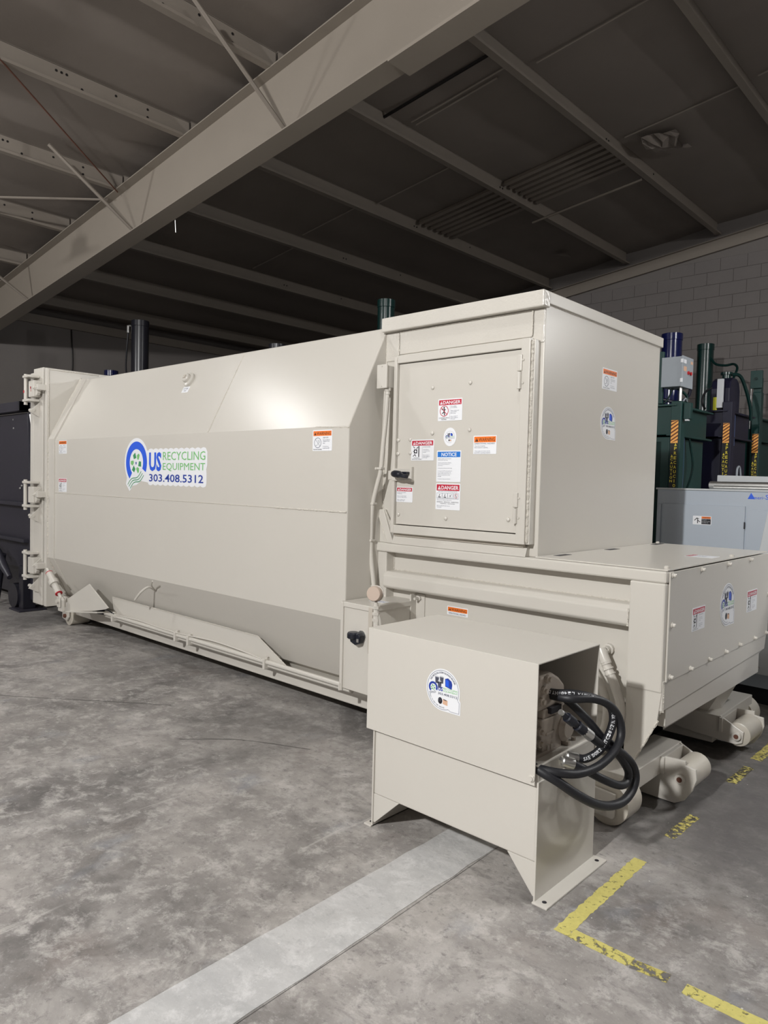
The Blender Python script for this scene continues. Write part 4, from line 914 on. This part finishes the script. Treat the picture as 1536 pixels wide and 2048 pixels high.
pp(MB().prism([(-.62, .60), (-.56, .60), (-.56, .61), (-.62, .61)], 'x', 1.684, 1.689), 'letter_plate', 'pump_paint', .001, parent=vs_)
for yy in (-.60, -.575): pp(MB().box(1.684, 1.6895, yy-.008, yy+.008, .535, .56), 'letter_plate', 'beige_dull', .001, parent=vs_)
vs_.location += Vector((.035, .035, -.012)); mf.location += Vector((.02, .03, 0))
pp(MB().box(1.1, 1.5, -.62, -.38, .515, .78), 'electric_motor', 'pump_paint', .04)
pp(MB().box(1.63, 1.74, -.44, -.42, .515, .53), 'strap_plate', 'pump_paint', .003); pp(MB().lathe([(.01, 0), (.01, .012)], (1.72, -.36, .515), (0, 0, 1), 8), 'tank_bolt', 'pump_paint', 0)
def fitting(p, d, n, sc=1.0):
    p = Vector(p); d = Vector(d).normalized()
    f = pp(MB().lathe([(.011*sc, 0), (.011*sc, .02), (.017*sc, .02), (.017*sc, .04), (.013*sc, .042), (.013*sc, .05)], p, d, 6), 'hose_fitting', 'steel', 0)
    pp(MB().lathe([(.0175*sc, .05), (.021*sc, .055), (.021*sc, .095), (.0185*sc, .1)], p, d, 16), 'crimp_sleeve', 'steel', 0, True, parent=f)
    return p+d*.09*sc
def hose(pts, r=.0165):
    return pp(MB().tube(smoothpath(pts, 9), r, 12), 'black_hose', 'rubber', 0, True)
a = fitting((1.722, -.525, .502), (.07, .074, -.018), 6)
hA = hose([a, (1.815, -.435, .485), (1.85, -.40, .515), (1.87, -.37, .565), (1.875, -.335, .63), (1.87, -.36, .69), (1.85, -.45, .735), (1.80, -.52, .755), (1.73, -.55, .75), (1.62, -.5, .74)])
b = fitting((1.728, -.565, .50), (.075, .066, -.022), 6)
hB = hose([b, (1.83, -.47, .455), (1.87, -.40, .41), (1.89, -.30, .362), (1.89, -.225, .35), (1.89, -.205, .385), (1.885, -.235, .43), (1.87, -.29, .49), (1.84, -.36, .56), (1.80, -.42, .64), (1.74, -.47, .71), (1.65, -.5, .76)])
hC = hose([(1.60, -.675, .50), (1.70, -.69, .50), (1.76, -.685, .497), (1.82, -.65, .49), (1.86, -.58, .48), (1.885, -.47, .485), (1.90, -.37, .52), (1.90, -.315, .57), (1.89, -.32, .64), (1.875, -.38, .70), (1.85, -.46, .735), (1.79, -.55, .742), (1.66, -.53, .73)])
hD = hose([(1.60, -.68, .52), (1.70, -.695, .51), (1.77, -.69, .49), (1.82, -.66, .46), (1.86, -.60, .41), (1.885, -.49, .345), (1.895, -.38, .305), (1.90, -.27, .29), (1.90, -.19, .31), (1.90, -.16, .355), (1.895, -.18, .41), (1.885, -.235, .46), (1.875, -.30, .505), (1.86, -.36, .55)], .018)
# tail of hose D up to the black swivel coupling
e = Vector((1.80, -.61, .70)); d = Vector((.05, .19, -.14)).normalized()
cpl = pp(MB().lathe([(.011, 0), (.012, .03), (.019, .032), (.019, .075), (.014, .077), (.014, .1), (.021, .102), (.021, .14), (.02, .145), (.02, .2)], e, d, 12), 'swivel_coupling', 'black_plastic', 0, True)
pp(MB().lathe([(.0195, .145), (.0205, .15), (.0205, .195)], e, d, 14), 'crimp_sleeve', 'steel', 0, True, parent=cpl)
pp(MB().lathe([(.0112, -.012), (.0112, .0)], e, d, 10), 'coupling_tip', 'steel', 0, parent=cpl)
hose([e+d*.19, e+d*.26, (1.868, -.36, .525), (1.875, -.33, .50)])
# white printing along hose A
def hose_print(pts, body, r, side, size, i0, parent):
    P = smoothpath(pts, 24); cum = [0]
    for p, q in zip(P, P[1:]): cum.append(cum[-1]+(q-p).length)
    pos = i0; mm = MB()
    for chx in body:
        if chx == ' ': pos += size*.6; continue
        g, fs, asp = glyphs(chx); wd = min(size*asp, size*.75)
        k = max(i for i, c_ in enumerate(cum) if c_ <= pos) if pos < cum[-1]-.03 else None
        if k is None: break
        p = P[k]; t = (P[k+1]-P[k]).normalized(); n = (side-t*side.dot(t)).normalized(); bt = n.cross(t)
        mm.add([p+t*(x*wd)+bt*((y-.5)*size)+n*(r*math.sqrt(max(.05, 1-((y-.5)*size/r)**2))+.0008) for x, y in g], fs); pos += wd*1.25
    return mm.build('hose_lettering', 'white', parent)
PA = [a, (1.815, -.435, .485), (1.85, -.40, .515), (1.87, -.37, .565), (1.875, -.335, .63), (1.87, -.36, .69), (1.85, -.45, .735), (1.80, -.52, .755), (1.73, -.55, .75), (1.62, -.5, .74)]
hose_print(PA, 'SAE 100R2 471TC-8 1/2 IN WP 24.0 MPA 3500 PSI MSHA IC-40 HYDRAULIC HOSE 471TC-8', .0165, (Vector(cam.matrix_world.translation)-Vector((1.86, -.45, .6))).normalized(), .013, .03, hA)

# ================================================================== GREY SHREDDER CABINET behind the compactor
cab = tag(empty('shredder_cabinet', (2.2, 3.1, 0)), 'low grey sheet-metal shredder cabinet with blue lettering behind the compactor', 'machine')
def kp(mb, name, mt='cabinet_grey', bevel=.004, smooth=False, parent=None): return mb.build(name, mt, parent or cab, bevel=bevel, smooth=smooth)
kp(MB().box(.83, 3.6, 2.60, 3.6, .13, 1.545), 'cabinet_body')
kp(MB().box(.82, 3.62, 2.59, 3.62, 1.543, 1.556), 'cabinet_top', 'pale_grey', .003)
kp(MB().box(.9, 3.5, 2.66, 3.5, 0, .135), 'plinth', 'dark_steel', .003)
kp(MB().box(.878, 1.482, 2.588, 2.602, .35, 1.435), 'front_panel', bevel=.003)
kp(MB().box(.838, .866, 2.592, 2.602, .3, 1.43), 'side_seam_strip', bevel=.002)
kp(MB().box(1.49, 2.4, 2.596, 2.602, .3, 1.41), 'front_panel', bevel=.003)
kp(MB().box(1.478, 1.486, 2.58, 2.59, 1.27, 1.32), 'panel_latch', 'ink', .001)
# slanting pale hopper cheek at the right
kp(MB().prism([(1.66, 1.45), (2.6, 1.45), (2.6, .25), (1.52, .25), (1.56, .8)], 'y', 2.50, 2.588), 'hopper_cheek', 'pale_grey', .004)
for zz in (.3, .7, 1.1): kp(MB().lathe([(.012, 0), (.008, .008)], (1.64, 2.5, zz), (0, -1, 0), 8), 'cheek_rivet', 'steel', 0)
s = Sticker((1.115, 2.588, 1.284), X_, Z_); s.sheet('white', rrect(.135, .066)); s.rect('header', 'warn_orange', .064, .047, .131, .062); s.rect('header', 'ink', .064, .005, .131, .045)
s.text('ink', 'WARNING', .075, .05, .05, .009); lines(s, 'white', ['Moving parts', 'can cut or crush.', 'Keep hands clear.'], .067, .04, .06, .006, 1.7)
s.line('pictogram', 'ink', [(.012, .03), (.03, .05), (.04, .03), (.055, .02)], .005); s.line('pictogram', 'ink', [(.036, .036), (.036, .01)], .006); s.line('pictogram', 'ink', [(.028, .05), (.046, .044)], .004)
s.finish('warning_sticker', cab)
s = Sticker((1.492, 2.5995, 1.489), X_, Z_); s.layer('sheet')
s.L['sheet'][0].hull([s.p(x, y, 0) for x, y in ((0, 0), (.05, 0), (.022, .045))], [s.p(x, y, .001) for x, y in ((0, 0), (.05, 0), (.022, .045))], s.mi('sheet', 'logo_blue'))
s.text('logo_blue', 'meri', .04, .0, .06, .022, h=.0015, part='first_word'); s.rect('hyphen', 'logo_blue', .103, .009, .115, .012, .0015); s.text('logo_blue', 'Shred', .118, .0, .13, .034, h=.0015, part='second_word')
s.finish('blue_brand_lettering', cab)
# loose stock on the cabinet
m = MB(); m.prism([(2.78, 1.556), (3.02, 1.556), (3.02, 1.60), (2.78, 1.66)], 'x', 1.18, 3.2)
ch1 = tag(MB().hull([(1.17, 2.92, 1.556), (1.17, 3.14, 1.556), (1.17, 3.14, 1.665), (1.17, 2.92, 1.665)], [(3.3, 2.78, 1.556), (3.3, 3.0, 1.556), (3.3, 3.0, 1.63), (3.3, 2.78, 1.63)]).build('sheet_metal_channel', 'pale_grey', None, bevel=.004), 'long pale grey metal channel lying on top of the grey cabinet', 'channel')
def tubepipe(name, p, q, r, label):
    p, q = Vector(p), Vector(q); mm = MB(); n = 16; ax = (q-p).normalized(); u = ax.orthogonal().normalized(); b_ = ax.cross(u)
    vs = []
    for c_, rr in ((p, r), (q, r), (q, r*.84), (p, r*.84)): vs += [c_+u*math.cos(2*PI*k/n)*rr+b_*math.sin(2*PI*k/n)*rr for k in range(n)]
    fs = [(i*n+k, i*n+(k+1) % n, ((i+1) % 4)*n+(k+1) % n, ((i+1) % 4)*n+k) for i in range(4) for k in range(n)]
    mm.add(vs, fs); return tag(mm.build(name, 'steel', None, smooth=True), label, 'pipe')
tubepipe('steel_pipe', (1.14, 2.86, 1.586), (3.1, 2.70, 1.586), .03, 'fat steel pipe lying along the front of the grey cabinet top')
tubepipe('steel_pipe', (1.235, 2.66, 1.5685), (3.1, 2.62, 1.5685), .0125, 'thin steel tube nearer the front edge of the cabinet top')
tubepipe('steel_pipe', (1.262, 2.695, 1.5685), (3.1, 2.66, 1.5685), .0125, 'thin steel tube just behind its twin on the cabinet top')

# ================================================================== BALERS
def caution_strip(parent, O, ex, ey, wd, z1, z0, hatch):
    s = Sticker(O, ex, ey); H = z1-z0
    s.sheet('caution_black', [(0, 0), (wd, 0), (wd, H), (0, H)])
    def hz(y0, y1):
        s.rect('hazard_stripes', 'caution_orange', 0, y0, wd, y1, .0018); n = max(1, int((y1-y0)/wd*2.0))
        for i in range(n+1):
            y = y0+(y1-y0)*i/n
            p = [(0, y-.3*wd), (wd, y+.4*wd), (wd, y+.62*wd), (0, y-.08*wd)]
            p = [(x, min(max(v, y0), y1)) for x, v in p]
            if max(v for x, v in p)-min(v for x, v in p) > .01: s.poly('hazard_stripes', 'caution_brown', p, .0024)
    hz(H-hatch, H); hz(0, hatch*.35)
    y = H-hatch-.03
    for wtxt, x0, st in (('PRECAUCION', .54*wd, 0), ('CAUTION', .08*wd, .12)):
        step = (H-hatch*1.35-.06-(.22 if wtxt == 'CAUTION' else 0))/len(wtxt); yy = y-st
        s.poly('lettering', 'caution_yellow', [(x0, yy), (x0+.36*wd, yy), (x0+.18*wd, yy+.03)], .002)
        for chx in wtxt:
            s.text('caution_yellow', chx, x0+(0 if chx != 'I' else .13*wd), yy-step*.9, .36*wd if chx != 'I' else .1*wd, step*.68, .002, bold=.02); yy -= step
    return s.finish('caution_strip', parent)
def baler(name, label, x0, x1, y0, y1, hbody, hpost, cyl, ctop, cr, body, cylm, post=1, group=None, cxy=None):
    """upright baler facing +x: body, head beam round the top, cylinder, front posts"""
    r = tag(empty(name, ((x0+x1)/2, (y0+y1)/2, 0)), label, 'baler')
    def b(mb, n, mt=body, bv=.006, sm=False, parent=None): return mb.build(n, mt, parent or r, bevel=bv, smooth=sm)
    b(MB().box(x0+.04, x1-.08, y0+.05, y1-.05, .02, hbody-.32), 'press_body')
    b(MB().box(x0, x1-.02, y0+.1, y1-.1, 0, .12), 'base')
    hb = b(MB().box(x0, x1-.06, y0+.02, y1-.02, hbody-.30, hbody), 'head_beam')
    b(MB().box(x0-.02, x1-.0, y0-.02, y1+.02, hbody, hbody+.02), 'head_plate', bv=.002)
    b(MB().box(x1-.1, x1-.0, y0+.0, y1-.0, hbody-.31, hbody-.29), 'beam_lip', bv=.002)
    cx, cy = cxy or ((x0+x1)/2, (y0+y1)/2)
    cc = b(MB().lathe([(cr+.03, 0), (cr+.03, .03), (cr, .035), (cr, ctop-hbody-.11), (cr+.006, ctop-hbody-.105), (cr+.006, ctop-hbody-.02), (cr-.01, ctop-hbody-.015)], (cx, cy, hbody+.02), (0, 0, 1), 28), 'ram_cylinder', cylm, 0, True)
    if post:
        for yy in ((y0+.0,) if post == 1 else (y0+.0, y1-.12)):
            b(MB().box(x1-.06, x1+.05, yy, yy+.12, 0, hpost), 'front_post')
        b(MB().box(x1-.09, x1-.07, y0+.14, y1-.14, .6, hbody-.34), 'press_door', bv=.004)
    return r, b
# green baler nearest the compactor
g1, b1 = baler('baler', 'dark green baler with grey electrical enclosure, nearest the chamber', -1.35, .19, 4.60, 5.70, 2.42, 2.47, True, 3.36, .115, 'green_paint', 'dark_green')
caution_strip(g1, (.135, 4.5995, 2.30), X_, -Z_*-1, .075, 2.30, 1.45, .22) if False else caution_strip(g1, (.14, 4.599, 1.40), X_, Z_, .075, 2.27, 1.40, .24)
b1(MB().box(.25, .32, 4.63, 4.70, 2.28, 2.45), 'limit_switch', 'green_paint', .004); b1(MB().box(.262, .30, 4.64, 4.68, 2.262, 2.28), 'switch_base', 'white', .003)
b1(MB().cyl((.20, 4.66, 2.46), (.20, 4.66, 2.62), .016, n=12), 'conduit', 'steel', 0, True)
enc = b1(MB().box(.02, .23, 4.58, 4.86, 2.62, 2.93), 'electrical_enclosure', 'grey_enclosure', .004)
b1(MB().box(.23, .245, 4.57, 4.87, 2.615, 2.935), 'enclosure_door', 'grey_enclosure', .003, parent=enc)
for zz in (2.68, 2.88): b1(MB().box(.225, .25, 4.562, 4.572, zz-.02, zz+.02), 'enclosure_hinge', 'white', .002, parent=enc)
for yy, mt in ((4.72, 'red_plastic'), (4.79, 'red_plastic')): b1(MB().lathe([(.017, 0), (.017, .006), (.019, .007), (.019, .014)], (.245, yy, 2.77), (1, 0, 0), 14), 'push_button', mt, 0, parent=enc)
b1(MB().box(.2452, .2462, 4.60, 4.67, 2.86, 2.90), 'enclosure_label', 'white', 0, parent=enc); b1(MB().box(.2452, .2462, 4.60, 4.68, 2.78, 2.83), 'enclosure_label', 'cardboard', 0, parent=enc); b1(MB().box(.2452, .2462, 4.79, 4.85, 2.87, 2.90), 'enclosure_label', 'cardboard', 0, parent=enc)
b1(MB().box(-.02, .03, 4.60, 4.64, 2.45, 3.0), 'enclosure_stand', 'green_paint', .004)
b1(MB().tube(smoothpath([(.15, 4.87, 2.85), (.14, 5.05, 2.78), (.12, 5.15, 2.65), (.1, 5.1, 2.55), (.05, 4.95, 2.50), (-.05, 4.8, 2.52)]), .018, 8), 'hose', 'navy_paint', 0, True)
b1(MB().tube(smoothpath([(.12, 4.80, 2.62), (.13, 4.90, 2.60), (.15, 4.97, 2.56), (.15, 4.98, 2.50), (.15, 5.0, 2.43)]), .014, 8), 'hose', 'green_paint', 0, True)
b1(MB().tube(smoothpath([(.1, 4.70, 2.62), (.05, 4.70, 2.50), (.0, 4.68, 2.45)]), .01, 8), 'hose', 'dark_green', 0, True)
b1(MB().tube(smoothpath([(.17, 4.75, 2.44), (.18, 4.85, 2.52), (.17, 4.93, 2.5)]), .009, 8), 'hose', 'grey_enclosure', 0, True)
b1(MB().box(.145, .165, 4.86, 4.93, .3, 2.1), 'guide_bar', 'blue_steel', .003)
b1(MB().tube(smoothpath([(.17, 5.05, 2.1), (.2, 5.1, 1.8), (.18, 5.0, 1.55), (.16, 4.95, 1.5)]), .012, 8), 'hose', 'dark_green', 0, True)
s = Sticker((-.19, 4.649, 1.33), X_, Z_); s.sheet('paper', [(0, 0), (.2, 0), (.2, .28), (0, .28)]); lines(s, 'ink_grey', ['MODEL NO. 6030', 'SERIAL NUMBER', '', 'MAX. PRESSURE', '', 'CAUTION READ MANUAL', '', 'VOLTS   PHASE', '', 'FULL LOAD AMPS'], .02, .265, .16, .013, 1.8); s.finish('data_plate', g1)
b1(MB().box(-.35, .02, 4.645, 4.652, .6, 2.05), 'side_panel', 'dark_green', .004)
# blue baler in the middle of the row
g2, b2 = baler('baler', 'dark blue baler standing between two green balers', -1.42, .20, 6.18, 7.25, 2.50, 2.62, True, 3.62, .13, 'navy_paint', 'navy_gloss', cxy=(-.72, 6.72))
caution_strip(g2, (.155, 6.179, 1.42), X_, Z_, .075, 2.36, 1.42, .24)
b2(MB().box(.06, .13, 6.19, 6.23, 2.55, 2.90), 'tag_plate', 'paper', .003); b2(MB().box(.02, .06, 6.19, 6.22, 2.52, 2.68), 'yellow_tag', 'yellow_tag', .002)
tk = b2(MB().prism([(6.32, 2.52), (6.32, 2.80), (6.37, 2.90), (6.45, 2.94), (6.58, 2.94), (6.66, 2.90), (6.71, 2.80), (6.71, 2.52)], 'x', -.06, .17), 'oil_tank', 'navy_paint', .015)
b2(MB().lathe([(.05, 0), (.05, .06), (.07, .06), (.07, .09)], (.06, 6.52, 2.93), (0, 0, 1), 18), 'filler_cap', 'dark_green', 0, True, parent=tk)
b2(MB().tube(smoothpath([(.10, 6.55, 3.0), (.18, 6.66, 2.98), (.22, 6.80, 2.80), (.24, 6.92, 2.6), (.24, 6.96, 2.45)]), .022, 8), 'hose', 'dark_green', 0, True)
b2(MB().tube(smoothpath([(-.04, 6.33, 2.82), (-.12, 6.31, 2.76), (-.14, 6.29, 2.64), (-.10, 6.27, 2.55)]), .014, 8), 'hose', 'rubber', 0, True)
bx2 = b2(MB().box(.17, .29, 6.50, 6.72, 1.36, 1.72), 'control_enclosure', 'navy_gloss', .004)
b2(MB().box(.292, .302, 6.49, 6.73, 1.35, 1.73), 'enclosure_front', 'grey_enclosure', .003, parent=bx2)
b2(MB().tube(smoothpath([(.23, 6.52, 1.72), (.23, 6.54, 1.82), (.23, 6.62, 1.84), (.23, 6.68, 1.72)]), .014, 8), 'hose', 'grey_enclosure', 0, True)
b2(MB().box(.18, .195, 6.42, 6.5, 2.1, 2.48), 'guide_bar', 'blue_steel', .003)
# green baler by the wall
g3, b3 = baler('baler', 'green baler with tall plate-topped post beside the block wall', -1.5, .095, 7.70, 8.85, 2.55, 2.9, True, 3.72, .115, 'green_paint', 'dark_green', cxy=(-.79, 8.2))
b3(MB().box(.01, .16, 7.66, 7.70, 2.95, 3.19), 'post_plate', 'green_paint', .004); b3(MB().lathe([(.02, 0), (.02, .02)], (.085, 7.66, 3.08), (0, -1, 0), 10), 'plate_bolt', 'dark_green', 0)
b3(MB().box(.04, .14, 7.705, 7.80, 2.899, 3.10), 'post_extension', 'green_paint', .004)
caution_strip(g3, (.055, 7.699, 1.40), X_, Z_, .08, 2.33, 1.40, .26)
b3(MB().tube(smoothpath([(-.69, 8.15, 3.50), (-.6, 8.1, 3.40), (-.45, 8.05, 3.36), (-.32, 8.0, 3.36), (-.24, 7.9, 3.28), (-.25, 7.78, 3.12), (-.26, 7.72, 2.98), (-.26, 7.75, 2.6)]), .018, 8), 'hose', 'dark_green', 0, True)
b3(MB().cyl((.02, 7.68, 2.4), (.02, 7.68, 2.95), .006, n=8), 'guide_wire', 'steel', 0)
# balers hidden behind the container, only their ram cylinders rise above it
baler('baler', 'baler whose glossy dark green cylinder rises beside the chamber', -3.4, -2.05, 2.75, 3.65, 2.3, 2.2, True, 3.665, .10, 'green_paint', 'dark_green', cxy=(-2.7, 3.2))
baler('baler', 'baler whose dark cylinder tip barely shows above the container middle', -5.4, -4.0, 2.75, 3.65, 2.3, 2.2, True, 3.37, .115, 'navy_paint', 'dark_steel', cxy=(-4.7, 3.2))
g6, b6 = baler('baler', 'baler whose tall black cylinder with side fitting rises at left', -8.25, -7.25, 2.4, 3.3, 2.3, 2.2, True, 4.03, .135, 'navy_paint', 'dark_steel', cxy=(-7.78, 2.85))
b6(MB().tube([(-7.93, 2.78, 3.97), (-8.0, 2.76, 3.97), (-8.0, 2.76, 3.86)], .022, 8), 'side_fitting', 'steel', 0, True)
b6(MB().tube(smoothpath([(-8.0, 2.76, 3.86), (-8.0, 2.74, 3.6), (-7.95, 2.7, 3.3), (-7.85, 2.68, 3.0), (-7.8, 2.68, 2.6)]), .014, 6), 'hose', 'rubber', 0, True)
baler('baler', 'baler whose short blue cylinder tip shows near the tailgate top', -9.5, -8.4, 2.4, 3.3, 2.3, 2.2, True, 3.32, .11, 'navy_paint', 'navy_gloss', cxy=(-8.75, 2.85))

# ================================================================== BLACK CONTAINER at the left
bc = tag(empty('dark_container', (-7.2, 1.1, 0)), 'black steel roll-off container beyond the beige tailgate, cut by the left edge', 'container')
def dk(mb, n, mt='black_steel', bv=.006, sm=False): return mb.build(n, mt, bc, bevel=bv, smooth=sm)
dk(MB().prism([(.22, .45), (.18, 2.22), (2.1, 2.22), (2.06, .45)], 'x', -8.8, -5.32), 'container_body')
dk(MB().box(-8.85, -5.36, .10, .22, 2.235, 2.345), 'top_rim'); dk(MB().box(-8.85, -5.36, 2.06, 2.16, 2.235, 2.345), 'top_rim'); dk(MB().box(-5.45, -5.36, .1, 2.16, 2.235, 2.345), 'top_rim')
dk(MB().box(-8.8, -5.33, .14, .22, 1.17, 1.215), 'side_rib'); dk(MB().box(-8.8, -5.33, .14, .23, .76, .80), 'side_rib')
dk(MB().prism([(-5.34, 2.24), (-5.30, 2.24), (-5.12, 1.6), (-5.12, .12), (-5.34, .12)], 'y', .2, .26), 'end_leg')
dk(MB().cyl((-5.28, .19, 2.2), (-5.08, .19, 1.55), .008, n=8), 'edge_rod', 'steel', 0)
dk(MB().box(-5.5, -5.2, .05, .35, 0, .02), 'foot_plate'); dk(MB().box(-5.4, -5.28, .12, .26, .02, .5), 'leg', 'dark_steel')
dk(MB().tube([(-6.05, .06, .72), (-5.9, .06, .64), (-5.88, .06, .63), (-5.65, .06, .45), (-5.5, .06, .36)], [.03, .03, .045, .045, .03], 12), 'turnbuckle', 'black_steel', 0, True)
dk(MB().tube([(-5.8, .08, .6), (-5.9, .08, .2), (-5.95, .08, .02)], [.05, .035, .03], 10), 'strut', 'dark_steel', 0, True)
dk(MB().lathe([(.14, 0), (.14, .1)], (-5.52, .1, .15), (0, 1, 0), 24), 'ground_roller', 'dark_steel', 0, True)
dk(MB().box(-8.7, -5.4, .3, .45, .1, .45), 'base_rail', 'dark_steel'); dk(MB().box(-8.7, -5.4, 1.75, 1.9, .0, .45), 'base_rail', 'dark_steel'); dk(MB().box(-8.7, -8.5, .3, .45, 0, .12), 'skid', 'dark_steel')
for x, z in ((-5.75, 2.16), (-5.74, 2.06), (-5.55, 1.37), (-5.5, 1.40)): dk(MB().lathe([(.014, 0), (.01, .012)], (x, .19, z), (0, -1, 0), 8), 'rivet', 'steel', 0)
